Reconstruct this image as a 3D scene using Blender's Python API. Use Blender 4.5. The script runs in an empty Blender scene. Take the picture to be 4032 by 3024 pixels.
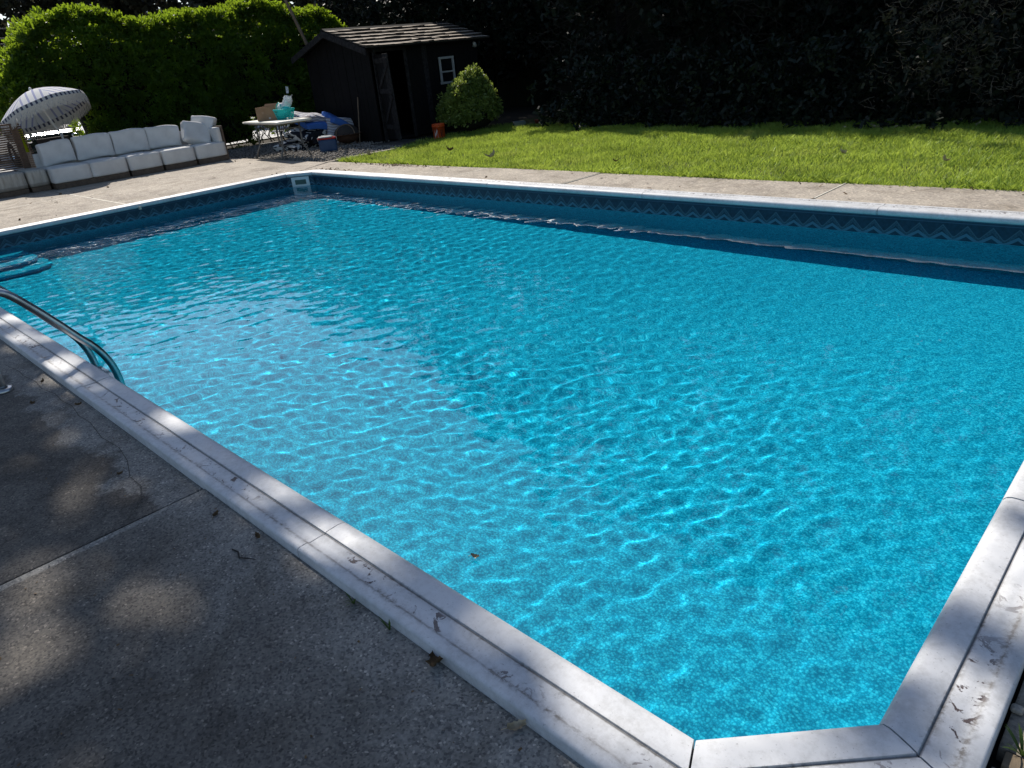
import bpy, bmesh, math, random
import numpy as np
from mathutils import Vector, Matrix

random.seed(7)
rng = np.random.default_rng(7)
sc = bpy.context.scene
COL = sc.collection
R = math.radians

# ------------------------------------------------------------------ camera
CAM_H = 1.52
yaw, pit, rol = R(-46.049271), R(24.74062669), R(-5.87061403)
fwd = Vector((math.sin(yaw) * math.cos(pit), math.cos(yaw) * math.cos(pit), -math.sin(pit)))
r0 = Vector((math.cos(yaw), -math.sin(yaw), 0)); u0 = r0.cross(fwd)
rt = r0 * math.cos(rol) + u0 * math.sin(rol); up = -r0 * math.sin(rol) + u0 * math.cos(rol)
cam = bpy.data.cameras.new('camera'); camo = bpy.data.objects.new('camera', cam); COL.objects.link(camo)
M = Matrix((rt, up, -fwd)).transposed().to_4x4(); M.translation = (0, 0, CAM_H); camo.matrix_world = M
cam.sensor_fit = 'HORIZONTAL'; cam.sensor_width = 36; cam.lens = 2820.7 / 4032 * 36
cam.clip_start = .05; cam.clip_end = 500
sc.camera = camo

# ------------------------------------------------------------------ sky and sun
SUN_EL, SUN_AZ = R(44), R(-70)                      # azimuth measured from +Y towards +X
sdir = Vector((math.sin(SUN_AZ) * math.cos(SUN_EL), math.cos(SUN_AZ) * math.cos(SUN_EL), math.sin(SUN_EL)))
w = bpy.data.worlds.new('World'); sc.world = w; w.use_nodes = True
nt = w.node_tree; bg = nt.nodes['Background']
sky = nt.nodes.new('ShaderNodeTexSky'); sky.sky_type = 'NISHITA'; sky.sun_disc = False
sky.sun_elevation = SUN_EL; sky.sun_rotation = SUN_AZ; sky.air_density = 1.0; sky.dust_density = .8; sky.ozone_density = 2.2
nt.links.new(sky.outputs[0], bg.inputs[0]); bg.inputs[1].default_value = 0.112
sl = bpy.data.lights.new('sun', 'SUN'); slo = bpy.data.objects.new('sun', sl); COL.objects.link(slo)
sl.energy = 5.0; sl.angle = R(.53); sl.color = (1.0, .94, .86)
slo.rotation_euler = (-sdir).to_track_quat('-Z', 'Y').to_euler(); slo.location = (-14, 5, 30)
sl.cycles.is_caustics_light = True
sc.view_settings.view_transform = 'Standard'; sc.view_settings.look = 'None'
sc.view_settings.exposure = 0.22; sc.view_settings.gamma = 1; sc.view_settings.use_curve_mapping = False
sc.render.engine = 'CYCLES'
cy = sc.cycles
cy.use_denoising = True; cy.max_bounces = 8; cy.transparent_max_bounces = 8; cy.transmission_bounces = 6
cy.diffuse_bounces = 3; cy.glossy_bounces = 4; cy.caustics_reflective = False; cy.caustics_refractive = True
cy.sample_clamp_indirect = 3.0; cy.sample_clamp_direct = 0.0
try: cy.denoiser = 'OPENIMAGEDENOISE'
except Exception: pass

# ------------------------------------------------------------------ helpers
class MB:
    def __init__(s): s.v = []; s.f = []; s.mi = []
    def add(s, vs, fs, mi=0):
        o = len(s.v); s.v += [tuple(p) for p in vs]; s.f += [tuple(i + o for i in f) for f in fs]; s.mi += [mi] * len(fs); return s
    def box(s, c, d, rz=0, ry=0, rx=0, mi=0):
        E_ = Matrix.Rotation(rz, 3, 'Z') @ Matrix.Rotation(ry, 3, 'Y') @ Matrix.Rotation(rx, 3, 'X')
        vs = [Vector(c) + E_ @ Vector((x * d[0] / 2, y * d[1] / 2, z * d[2] / 2)) for x in (-1, 1) for y in (-1, 1) for z in (-1, 1)]
        return s.add(vs, [(0, 1, 3, 2), (4, 6, 7, 5), (0, 4, 5, 1), (2, 3, 7, 6), (0, 2, 6, 4), (1, 5, 7, 3)], mi)
    def hexa(s, p, mi=0):   # 4 bottom points then 4 top points, ccw
        return s.add(p, [(3, 2, 1, 0), (4, 5, 6, 7), (0, 1, 5, 4), (1, 2, 6, 5), (2, 3, 7, 6), (3, 0, 4, 7)], mi)
    def tube(s, pts, r, n=8, cap=True, mi=0):
        pts = [Vector(p) for p in pts]; m = len(pts); rs = r if isinstance(r, (list, tuple)) else [r] * m
        t0 = (pts[1] - pts[0]).normalized(); a = t0.orthogonal().normalized(); vs = []
        for i, p in enumerate(pts):
            t = (pts[min(i + 1, m - 1)] - pts[max(i - 1, 0)]).normalized()
            a = (a - t * a.dot(t)); a = a.normalized() if a.length > 1e-6 else t.orthogonal().normalized(); b = t.cross(a)
            vs += [p + (a * math.cos(2 * math.pi * k / n) + b * math.sin(2 * math.pi * k / n)) * rs[i] for k in range(n)]
        fs = [(i * n + k, i * n + (k + 1) % n, (i + 1) * n + (k + 1) % n, (i + 1) * n + k) for i in range(m - 1) for k in range(n)]
        if cap: fs += [tuple(range(n - 1, -1, -1)), tuple((m - 1) * n + k for k in range(n))]
        return s.add(vs, fs, mi)
    def lathe(s, prof, n=24, c=(0, 0, 0), mi=0):
        m = len(prof); vs = [(c[0] + r * math.cos(2 * math.pi * k / n), c[1] + r * math.sin(2 * math.pi * k / n), c[2] + z) for r, z in prof for k in range(n)]
        fs = [(i * n + k, i * n + (k + 1) % n, (i + 1) * n + (k + 1) % n, (i + 1) * n + k) for i in range(m - 1) for k in range(n)]
        return s.add(vs, fs, mi)
    def rbox(s, c, d, r, n=6, rot=None, puff=0., dent=0., mi=0):
        """rounded, slightly crowned box"""
        h = [x / 2 for x in d]; c = Vector(c); vs = []; fs = []; idx = {}
        def V(p):
            k = tuple(round(x, 5) for x in p)
            if k in idx: return idx[k]
            q = [max(-(h[i] - r), min(h[i] - r, p[i])) for i in range(3)]; dv = Vector([p[i] - q[i] for i in range(3)])
            o = Vector(q) + (dv.normalized() * r if dv.length > 1e-9 else dv)
            if puff:
                fx = 1 - (p[0] / h[0]) ** 2; fy = 1 - (p[1] / h[1]) ** 2; fz = 1 - (p[2] / h[2]) ** 2
                o.x += puff * fy * fz * (p[0] / h[0]) * .5; o.y += puff * fx * fz * (p[1] / h[1]) * .3; o.z += puff * fx * fy * (p[2] / h[2])
            if dent: 
                q3 = (o + c) * 5.0; o += Vector((math.sin(q3.y * 1.7 + q3.z), math.sin(q3.x * 1.3 + q3.z * 2), math.sin(q3.x * 2 + q3.y * 1.9))) * dent
            if rot is not None: o = rot @ o
            idx[k] = len(vs); vs.append(o + c); return idx[k]
        L = [[-h[i] + 2 * h[i] * k / n for k in range(n + 1)] for i in range(3)]
        for ax in range(3):
            a, b = (ax + 1) % 3, (ax + 2) % 3
            for sg in (0, n):
                for i in range(n):
                    for j in range(n):
                        q = []
                        for (ii, jj) in ((i, j), (i + 1, j), (i + 1, j + 1), (i, j + 1)):
                            p = [0, 0, 0]; p[ax] = L[ax][sg]; p[a] = L[a][ii]; p[b] = L[b][jj]; q.append(V(p))
                        fs.append(tuple(q) if sg else tuple(reversed(q)))
        return s.add(vs, fs, mi)
    def mesh(s, name, smooth=False, bevel=0):
        me = bpy.data.meshes.new(name); me.from_pydata(s.v, [], s.f)
        if any(s.mi): me.polygons.foreach_set('material_index', s.mi)
        if bevel:
            b = bmesh.new(); b.from_mesh(me)
            es = [e for e in b.edges if len(e.link_faces) == 2 and e.calc_face_angle(0) > .5]
            bmesh.ops.bevel(b, geom=es, offset=bevel, segments=2, profile=.6, affect='EDGES'); b.to_mesh(me); b.free()
        if smooth: me.polygons.foreach_set('use_smooth', [True] * len(me.polygons))
        me.update(); return me
    def build(s, name, mat, parent=None, smooth=False, bevel=0):
        return link(name, s.mesh(name, smooth, bevel), mat, parent)

def link(name, me, mat=None, parent=None):
    o = bpy.data.objects.new(name, me); COL.objects.link(o)
    if mat is not None and me is not None:
        for m_ in (mat if isinstance(mat, (list, tuple)) else [mat]): me.materials.append(m_)
    if parent is not None: o.parent = parent
    return o
def inst(name, me, parent=None, loc=(0, 0, 0), rot=(0, 0, 0), scale=None):
    o = bpy.data.objects.new(name, me); COL.objects.link(o); o.location = loc; o.rotation_euler = rot
    if scale: o.scale = scale
    if parent is not None: o.parent = parent
    return o
def tag(o, label=None, cat=None, group=None, kind=None):
    if label: o['label'] = label
    if cat: o['category'] = cat
    if group: o['group'] = group
    if kind: o['kind'] = kind
    return o
def empty(name, loc, rz=0, label=None, cat=None, group=None):
    o = bpy.data.objects.new(name, None); COL.objects.link(o); o.location = loc; o.rotation_euler = (0, 0, rz); o.empty_display_size = .1
    return tag(o, label, cat, group)
def quads(P0, U, V):      # arrays (n,3): centre, half axes -> verts, faces as flat arrays
    n = len(P0); v = np.stack([P0 - U - V, P0 + U - V, P0 + U + V, P0 - U + V], 1).reshape(-1, 3)
    return v, np.arange(4 * n).reshape(-1, 4)
def npmesh(name, v, f):
    me = bpy.data.meshes.new(name); k = f.shape[1]; n = len(f)
    me.vertices.add(len(v)); me.vertices.foreach_set('co', np.ascontiguousarray(v, dtype=np.float32).ravel())
    me.loops.add(n * k); me.loops.foreach_set('vertex_index', np.ascontiguousarray(f, dtype=np.int32).ravel())
    me.polygons.add(n); me.polygons.foreach_set('loop_start', np.arange(0, n * k, k, dtype=np.int32))
    me.update(calc_edges=True); return me
def unit(a): return a / np.maximum(np.linalg.norm(a, axis=1, keepdims=True), 1e-9)
def rdir(n): return unit(rng.normal(size=(n, 3)))

# ------------------------------------------------------------------ materials
class N:
    def __init__(s, name):
        s.m = bpy.data.materials.new(name); s.m.use_nodes = True; s.t = s.m.node_tree; s.t.nodes.clear()
        s.out = s.t.nodes.new('ShaderNodeOutputMaterial'); s.tc = s.t.nodes.new('ShaderNodeTexCoord')
    def n(s, typ, **kw):
        x = s.t.nodes.new('ShaderNode' + typ)
        for k, v in kw.items():
            if k in x.inputs: s.set(x.inputs[k], v)
            else: setattr(x, k, v)
        return x
    def set(s, inp, v):
        if isinstance(v, bpy.types.NodeSocket): s.t.links.new(v, inp)
        elif isinstance(v, (tuple, list)) and inp.type == 'RGBA' and len(v) == 3: inp.default_value = (*v, 1)
        else: inp.default_value = v
    def math(s, op, a, b=None, c=None, clamp=False):
        x = s.t.nodes.new('ShaderNodeMath'); x.operation = op; x.use_clamp = clamp; s.set(x.inputs[0], a)
        if b is not None: s.set(x.inputs[1], b)
        if c is not None: s.set(x.inputs[2], c)
        return x.outputs[0]
    def noise(s, scale, detail=4, rough=.55, vec=None, dist=0):
        x = s.n('TexNoise'); x.inputs['Scale'].default_value = scale; x.inputs['Detail'].default_value = detail; x.inputs['Roughness'].default_value = rough; x.inputs['Distortion'].default_value = dist
        s.t.links.new(vec or s.tc.outputs['Object'], x.inputs['Vector']); return x.outputs[0]
    def vor(s, scale, feature='F1', out='Distance', vec=None, rnd=1):
        x = s.n('TexVoronoi', feature=feature); x.inputs['Scale'].default_value = scale; x.inputs['Randomness'].default_value = rnd
        s.t.links.new(vec or s.tc.outputs['Object'], x.inputs['Vector']); return x.outputs[out]
    def ramp(s, fac, stops, interp='LINEAR'):
        x = s.n('ValToRGB'); cr = x.color_ramp; cr.interpolation = interp
        while len(cr.elements) < len(stops): cr.elements.new(.5)
        for e, (p, c) in zip(cr.elements, stops):
            e.position = p; e.color = (*c, 1) if len(c) == 3 else c
        s.set(x.inputs[0], fac); return x.outputs[0]
    def mix(s, f, a, b, mode='MIX'):
        x = s.n('Mix', data_type='RGBA', blend_type=mode); s.set(x.inputs[0], f); s.set(x.inputs[6], a); s.set(x.inputs[7], b); return x.outputs[2]
    def mapr(s, v, a, b, c=0., d=1.):
        x = s.n('MapRange'); x.clamp = True; s.set(x.inputs[0], v)
        for i, q in enumerate((a, b, c, d)): x.inputs[i + 1].default_value = q
        return x.outputs[0]
    def sep(s, vec):
        x = s.n('SeparateXYZ'); s.t.links.new(vec, x.inputs[0]); return x.outputs
    def scalevec(s, sv, vec=None):
        x = s.n('Mapping'); x.inputs['Scale'].default_value = sv; s.t.links.new(vec or s.tc.outputs['Object'], x.inputs['Vector']); return x.outputs[0]
    def bump(s, h, strength=.3, dist=.01):
        x = s.n('Bump'); x.inputs['Strength'].default_value = strength; x.inputs['Distance'].default_value = dist; s.set(x.inputs['Height'], h); return x.outputs[0]
    def pbr(s, col, rough=.6, normal=None, metal=0., spec=.5, **kw):
        x = s.n('BsdfPrincipled'); s.set(x.inputs['Base Color'], col); s.set(x.inputs['Roughness'], rough); s.set(x.inputs['Metallic'], metal); s.set(x.inputs['Specular IOR Level'], spec)
        if normal is not None: s.t.links.new(normal, x.inputs['Normal'])
        for k, v in kw.items(): s.set(x.inputs[k], v)
        return x.outputs[0]
    def done(s, sh): s.t.links.new(sh, s.out.inputs[0]); return s.m

def simple(name, a, b=None, scale=8, rough=.6, bump=0, metal=0, detail=4, spec=.22, bscale=None, **kw):
    k = N(name); b = b or tuple(x * .7 for x in a); f = k.noise(scale, detail)
    col = k.ramp(f, [(.32, b), (.68, a)])
    nm = k.bump(k.noise(bscale or scale * 4, 3), .5, bump) if bump else None
    return k.done(k.pbr(col, rough, nm, metal, spec, **kw))

def foliage(name, a, b, tr=.35, scale=2.5, trc=None, rough=.55):
    k = N(name); f = k.noise(scale, 3); f2 = k.noise(scale * 14, 2); ff = k.math('ADD', k.math('MULTIPLY', f, .6), k.math('MULTIPLY', f2, .4))
    col = k.ramp(ff, [(.36, b), (.64, a)])
    d = k.pbr(col, rough, spec=.3); t = k.n('BsdfTranslucent'); k.set(t.inputs[0], k.mix(.5, col, trc or a))
    mx = k.n('MixShader'); mx.inputs[0].default_value = tr; k.t.links.new(d, mx.inputs[1]); k.t.links.new(t.outputs[0], mx.inputs[2]); return k.done(mx.outputs[0])

def concrete(name, light, dark, agg=.5, stain=.5, aggscale=150, extra=None):
    k = N(name); big = k.noise(.9, 5, .6); mid = k.noise(7, 5, .65); fine = k.noise(70, 3, .7)
    col = k.ramp(k.math('ADD', k.math('MULTIPLY', big, .5), k.math('MULTIPLY', mid, .5)), [(.36, dark), (.62, light)])
    if extra: col = extra(k, col)
    v = k.vor(aggscale, 'F1', 'Color'); vs = k.sep(v); cell = vs[0]
    spk = k.ramp(cell, [(0, (.42, .42, .44)), (.35, (.8, .8, .8)), (.8, (1.05, 1.03, 1.0)), (.96, (1.15, 1.12, 1.08)), (1, (2.0, 1.9, 1.8))])
    col = k.mix(agg, col, k.mix(1.0, col, spk, 'MULTIPLY'))
    fs = k.ramp(fine, [(.3, (.72, .72, .72)), (.7, (1.12, 1.12, 1.12))]); col = k.mix(.7, col, k.mix(1, col, fs, 'MULTIPLY'))
    st = k.ramp(k.noise(2.3, 6, .7, dist=.6), [(.5, (1, 1, 1)), (.66, (.62, .6, .57))]); col = k.mix(stain, col, k.mix(1, col, st, 'MULTIPLY'))
    h = k.math('ADD', k.math('MULTIPLY', cell, .5), k.math('ADD', fine, mid))
    return k.done(k.pbr(col, .88, k.bump(h, .45, .004), spec=.25))

def near_patch(k, col):      # old skim coat along the coping, ragged edge
    p = k.sep(k.tc.outputs['Object']); nz = k.noise(3.2, 6, .6); nz2 = k.noise(22, 4, .6)
    e = k.math('ADD', k.math('ADD', p[1], k.math('MULTIPLY', k.math('SUBTRACT', nz, .5), .55)), k.math('MULTIPLY', k.math('SUBTRACT', nz2, .5), .08))
    m = k.mapr(e, .63, .68)
    pale = k.ramp(k.noise(11, 5), [(.3, (.26, .245, .22)), (.7, (.40, .38, .34))])
    return k.mix(k.math('MULTIPLY', m, .7), col, pale)
def near_fade(k, col):
    p = k.sep(k.tc.outputs['Object']); nz = k.noise(2.2, 5, .6)
    e = k.math('ADD', p[1], k.math('MULTIPLY', k.math('SUBTRACT', nz, .5), .7)); m = k.mapr(e, .45, .85)
    pale = k.ramp(k.noise(9, 5), [(.3, (.24, .23, .21)), (.7, (.37, .355, .32))])
    lit_nose = k.mapr(k.math('ADD', p[0], k.math('MULTIPLY', k.math('SUBTRACT', k.noise(30, 4), .5), .03)), -2.815, -2.80, 1, 0); m = k.math('MAXIMUM', m, lit_nose)  # pale strip painted along the slab edge as a lit nosing
    return k.mix(k.math('MULTIPLY', m, .8), col, pale)

MT = {}
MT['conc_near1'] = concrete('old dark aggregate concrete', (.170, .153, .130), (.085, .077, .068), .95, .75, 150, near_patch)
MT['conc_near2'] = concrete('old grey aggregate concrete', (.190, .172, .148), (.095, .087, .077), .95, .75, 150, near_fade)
MT['conc_far'] = concrete('sun bleached concrete', (.49, .435, .36), (.32, .28, .235), .6, .75, 60)
MT['conc_b'] = concrete('rough pale concrete', (.40, .35, .28), (.22, .19, .155), .7, .6, 90)
MT['caulk'] = simple('pale joint caulk', (.72, .68, .58), (.5, .46, .38), 12, .8)
MT['joint'] = simple('dirt in joint', (.05, .04, .03), (.025, .02, .016), 30, .95)
MT['soil'] = simple('soil', (.06, .05, .035), (.03, .026, .02), 12, .95, .02)
MT['lawnsoil'] = simple('lawn thatch', (.075, .085, .03), (.04, .045, .018), 9, .95, .02)
MT['road'] = simple('pale driveway', (.62, .61, .60), (.5, .49, .48), 2, .85)
MT['wood_dark'] = simple('dark weathered boards', (.040, .028, .024), (.016, .013, .013), 9, .8, .006)

def coping_mat():
    k = N('white painted coping'); uv = k.sep(k.tc.outputs['UV']); s_ = uv[1]; P_ = k.tc.outputs['Object']
    base = k.ramp(k.noise(6, 5, .6), [(.25, (.50, .51, .52)), (.75, (.65, .65, .65))])
    grime = k.ramp(k.math('ADD', k.math('MULTIPLY', k.noise(34, 6, .75), .6), k.math('MULTIPLY', k.noise(3.1, 4), .4)), [(.38, (.66, .65, .63)), (.54, (1, 1, 1))]); base = k.mix(.6, base, k.mix(1, base, grime, 'MULTIPLY'))
    spots = k.ramp(k.noise(130, 2, .5), [(.26, (.42, .42, .42)), (.33, (1, 1, 1))]); base = k.mix(.6, base, k.mix(1, base, spots, 'MULTIPLY'))
    nz = k.noise(55, 5, .7); nzl = k.noise(2.6, 3)
    def near(c, wd): return k.mapr(k.math('ABSOLUTE', k.math('SUBTRACT', s_, c)), 0, wd, 1, 0)
    g1 = near(.101, .006); g2 = near(.172, .008)
    dirt = k.math('MULTIPLY', k.math('MAXIMUM', near(.103, .014), near(.170, .020)), k.mapr(nz, .47, .60))
    dirt = k.math('MULTIPLY', dirt, k.mapr(nzl, .38, .55))
    col = k.mix(k.math('MULTIPLY', dirt, .95), base, (.16, .145, .125))
    col = k.mix(k.math('MULTIPLY', g1, .85), col, (.06, .055, .05)); 
    col = k.mix(k.math('MULTIPLY', k.math('MULTIPLY', g2, k.mapr(k.noise(30, 4), .42, .58)), .75), col, (.20, .18, .16))
    # flaked paint over the flat middle strip, brown metal below
    strip = k.math('MULTIPLY', k.mapr(s_, .104, .112), k.mapr(s_, .185, .165))
    fl = k.math('MULTIPLY', k.mapr(k.noise(19, 6, .68, dist=1.0), .58, .587), k.mapr(k.noise(1.15, 2), .44, .52)); fl = k.math('MULTIPLY', fl, strip)
    col = k.mix(fl, col, k.ramp(k.noise(60, 3), [(.3, (.055, .042, .045)), (.7, (.12, .09, .085))]))
    h = k.math('SUBTRACT', k.math('MULTIPLY', k.noise(9, 3), .35), fl)
    return k.done(k.pbr(col, k.mapr(k.noise(12, 4), .3, .7, .42, .62), k.bump(h, .45, .002), spec=.4))
MT['coping'] = coping_mat()

def liner_floor():
    k = N('pebble print vinyl liner'); p = k.tc.outputs['Object']
    v = k.sep(k.vor(105, 'F1', 'Color'))[0]; d = k.vor(105, 'F1', 'Distance'); big = k.noise(1.1, 3)
    t = k.math('ADD', k.math('MULTIPLY', v, .55), k.math('MULTIPLY', k.math('SUBTRACT', 1, k.math('MULTIPLY', d, 1.3)), .45))
    t = k.math('ADD', t, k.math('MULTIPLY', k.math('SUBTRACT', k.noise(14, 3), .5), .10))
    col = k.ramp(t, [(.22, (.004, .29, .46)), (.50, (.012, .47, .68)), (.76, (.03, .64, .83)), (1, (.09, .80, .92))])
    col = k.mix(.22, col, k.mix(1, col, k.ramp(big, [(.3, (.8, .85, .9)), (.7, (1.15, 1.1, 1.1))]), 'MULTIPLY'))
    return k.done(k.pbr(col, .8, spec=.0))
def liner_wall():
    """deep blue wall vinyl with a printed zigzag tile border near the top; uv: metres along, metres below coping"""
    k = N('tile border print vinyl liner'); uv = k.sep(k.tc.outputs['UV']); u = uv[0]; z = uv[1]
    v = k.sep(k.vor(105, 'F1', 'Color'))[0]
    col = k.ramp(k.math('ADD', v, k.math('MULTIPLY', k.math('SUBTRACT', k.noise(9, 3), .5), .3)), [(.1, (.002, .17, .25)), (.6, (.004, .31, .42)), (1, (.02, .48, .60))])
    dark = k.ramp(k.noise(30, 3), [(.3, (.004, .022, .042)), (.7, (.008, .038, .07))])
    band = k.mapr(z, .238, .24, 1, 0); col = k.mix(band, col, dark)
    per = .18
    tri = k.math('ABSOLUTE', k.math('SUBTRACT', k.math('FRACT', k.math('DIVIDE', u, per)), .5))     # 0..0.5
    tri = k.math('SMOOTH_MIN', tri, .46, .08)
    def zig(c, amp, wd):
        y = k.math('ADD', c, k.math('MULTIPLY', tri, amp)); return k.mapr(k.math('ABSOLUTE', k.math('SUBTRACT', z, y)), wd, wd + .003, 1, 0)
    tile = k.vor(60, 'DISTANCE_TO_EDGE'); tl = k.ramp(tile, [(0, (.008, .025, .045)), (.12, (.025, .075, .11)), (1, (.035, .09, .125))])
    col = k.mix(k.math('MULTIPLY', zig(.122, .205, .017), band), col, tl)
    col = k.mix(k.math('MULTIPLY', zig(.104, .205, .004), band), col, (.045, .10, .135))
    col = k.mix(k.math('MULTIPLY', zig(.175, .12, .012), band), col, (.05, .14, .20))
    for c in (.066, .084): col = k.mix(k.math('MULTIPLY', k.mapr(k.math('ABSOLUTE', k.math('SUBTRACT', z, c)), .003, .005, 1, 0), .5), col, (.06, .13, .2))
    for c in (.232, .245): col = k.mix(k.math('MULTIPLY', k.mapr(k.math('ABSOLUTE', k.math('SUBTRACT', z, c)), .003, .005, 1, 0), .8), col, (.14, .34, .45))
    return k.done(k.pbr(col, .45, spec=.3))
MT['floor'] = liner_floor(); MT['wall'] = liner_wall()
def water():
    k = N('pool water'); g = k.n('BsdfGlass'); g.inputs['IOR'].default_value = 1.333; g.inputs['Roughness'].default_value = 0.0
    k.set(g.inputs['Color'], (.93, .985, 1.0)); return k.done(g.outputs[0])
MT['water'] = water()
MT['stepv'] = simple('pale blue step vinyl', (.06, .45, .66), (.04, .36, .56), 30, .5)
MT['steel'] = simple('tarnished stainless steel', (.55, .55, .55), (.32, .33, .33), 14, .28, 0, 1.0)
MT['plastic_white'] = simple('white plastic', (.72, .72, .70), (.6, .6, .58), 6, .45)
MT['fabric'] = simple('off white outdoor fabric', (.74, .73, .70), (.60, .59, .57), 4, .95, .002, 0, 5, .1, 240)
def stained():
    k = N('stained beige fabric'); p = k.sep(k.tc.outputs['Object']); a = k.ramp(k.noise(5, 4, vec=k.scalevec((6, 6, 1))), [(.3, (.36, .33, .28)), (.7, (.55, .52, .46))])
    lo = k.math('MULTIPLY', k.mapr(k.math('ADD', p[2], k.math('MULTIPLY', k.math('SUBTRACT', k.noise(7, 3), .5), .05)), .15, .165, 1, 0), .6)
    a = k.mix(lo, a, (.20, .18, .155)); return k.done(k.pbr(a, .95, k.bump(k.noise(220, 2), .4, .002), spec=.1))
MT['stained'] = stained()
MT['plinth'] = simple('brown wood plinth', (.15, .11, .08), (.09, .065, .05), 20, .7, .002)
MT['teak'] = simple('weathered teak', (.17, .105, .07), (.09, .055, .04), 18, .6, .002)
MT['shed_wood'] = simple('blackened shed boards', (.006, .0052, .0055), (.0028, .0026, .0028), 7, .85, .006)
MT['shed_grey'] = simple('peeling grey boards', (.034, .031, .032), (.007, .0065, .007), 16, .85, .006)
MT['shingle'] = simple('weathered cedar shingle', (.42, .36, .285), (.24, .205, .165), 6, .85, .006)
MT['shingle_shade'] = simple('shingle faces darkened as shade', (.06, .05, .042), (.03, .026, .022), 20, .9)  # darkened colour paints shade on the butts, sides and undersides of shingles
MT['white_wood'] = simple('white painted wood', (.42, .42, .40), (.30, .30, .28), 10, .6)
MT['dark_glass'] = simple('dark window glass', (.012, .014, .016), (.008, .009, .01), 4, .06)
MT['card'] = simple('cardboard', (.33, .215, .125), (.26, .165, .095), 6, .85)
MT['card_in'] = simple('cardboard inside', (.20, .115, .06), (.16, .09, .05), 6, .9)
MT['teal'] = simple('turquoise plastic', (.015, .55, .50), (.012, .45, .42), 6, .35)
MT['tealbag'] = simple('turquoise towel', (.06, .70, .66), (.03, .52, .5), 12, .8)
MT['white'] = simple('white cloth', (.78, .79, .8), (.62, .63, .65), 16, .7)
def bag():
    k = N('clear plastic bag'); f = k.noise(30, 3); d = k.pbr((.8, .83, .86), .25); t = k.n('BsdfTransparent'); mx = k.n('MixShader')
    k.set(mx.inputs[0], k.mapr(f, .35, .65, .35, .75)); k.t.links.new(t.outputs[0], mx.inputs[1]); k.t.links.new(d, mx.inputs[2]); return k.done(mx.outputs[0])
MT['bag'] = bag()
MT['table_top'] = simple('off white moulded plastic', (.74, .71, .63), (.64, .61, .54), 5, .5)
MT['table_leg'] = simple('grey steel tube', (.20, .19, .175), (.12, .115, .11), 20, .5, 0, .3)
MT['blue'] = simple('bright blue cloth', (.055, .17, .52), (.04, .12, .40), 7, .9)
MT['black_cloth'] = simple('black cushion cloth', (.018, .02, .026), (.011, .012, .016), 7, .9)
def wavy():
    k = N('blue white wave stripe cloth'); p = k.sep(k.tc.outputs['Object'])
    y = k.math('ADD', k.math('MULTIPLY', p[2], 15), k.math('MULTIPLY', k.math('SINE', k.math('MULTIPLY', p[1], 26)), .16))
    y = k.math('ADD', y, k.math('MULTIPLY', p[0], 5))
    fr = k.math('FRACT', y); col = k.ramp(fr, [(0, (.5, .5, .52)), (.30, (.5, .5, .52)), (.31, (.03, .04, .07)), (.40, (.03, .04, .07)), (.41, (.36, .33, .33)), (.72, (.36, .33, .33)), (.73, (.05, .10, .22)), (.84, (.05, .10, .22)), (.85, (.55, .56, .58))], 'CONSTANT')
    return k.done(k.pbr(col, .9, spec=.1))
MT['wavy'] = wavy()
def leafy():
    k = N('black and white leaf print'); v = k.noise(5, 1, .3, vec=k.scalevec((1.0, 1.5, 2.0)), dist=1.2)
    col = k.ramp(v, [(.46, (.62, .62, .6)), (.49, (.02, .022, .03))]); return k.done(k.pbr(col, .9, spec=.1))
MT['leafy'] = leafy()
MT['cooler'] = simple('blue cooler plastic', (.045, .085, .17), (.035, .065, .13), 5, .45)
MT['red'] = simple('red plastic', (.45, .03, .025), (.35, .02, .02), 5, .4)
MT['rust'] = simple('rusty iron', (.10, .052, .032), (.05, .026, .018), 14, .8, .003)
MT['wiremesh'] = simple('fine dark mesh', (.055, .045, .04), (.03, .026, .024), 60, .8)
MT['orange'] = simple('orange plastic bucket', (.52, .075, .018), (.42, .06, .015), 6, .45)
MT['print_white'] = simple('white print', (.62, .58, .55), (.5, .46, .44), 8, .6)
MT['print_black'] = simple('black print', (.02, .018, .018), (.012, .01, .01), 8, .6)
MT['deadleaf'] = simple('dead leaf', (.17, .105, .05), (.08, .05, .025), 40, .8)
MT['paleleaf'] = simple('bleached dead leaf', (.52, .43, .30), (.30, .23, .14), 40, .8)
MT['bark'] = simple('bark', (.012, .011, .010), (.006, .0055, .005), 12, .9, .02)
MT['twig'] = simple('bare grey twigs', (.055, .045, .036), (.02, .017, .015), 10, .9)
MT['darktwig'] = simple('dark twigs', (.055, .047, .04), (.03, .026, .024), 10, .9)
MT['polewood'] = simple('weathered wooden pole', (.24, .18, .125), (.15, .11, .08), 14, .85, .004)
MT['hedge'] = foliage('yellow green cypress foliage', (.075, .145, .012), (.013, .033, .008), .44, 1.6, (.62, .86, .04))
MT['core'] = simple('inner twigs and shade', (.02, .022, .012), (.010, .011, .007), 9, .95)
MT['conifer'] = foliage('dark cypress foliage', (.0095, .019, .009), (.0035, .007, .004), .12, 1.5)
MT['bgtree'] = foliage('russet green tree foliage', (.075, .07, .04), (.025, .03, .018), .3, .8)
MT['shade'] = foliage('oak foliage', (.07, .11, .025), (.035, .06, .015), .3, 1.0)
MT['bush'] = foliage('glossy boxwood foliage', (.24, .31, .08), (.06, .10, .02), .36, 4, (.5, .6, .1), .35)
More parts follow.
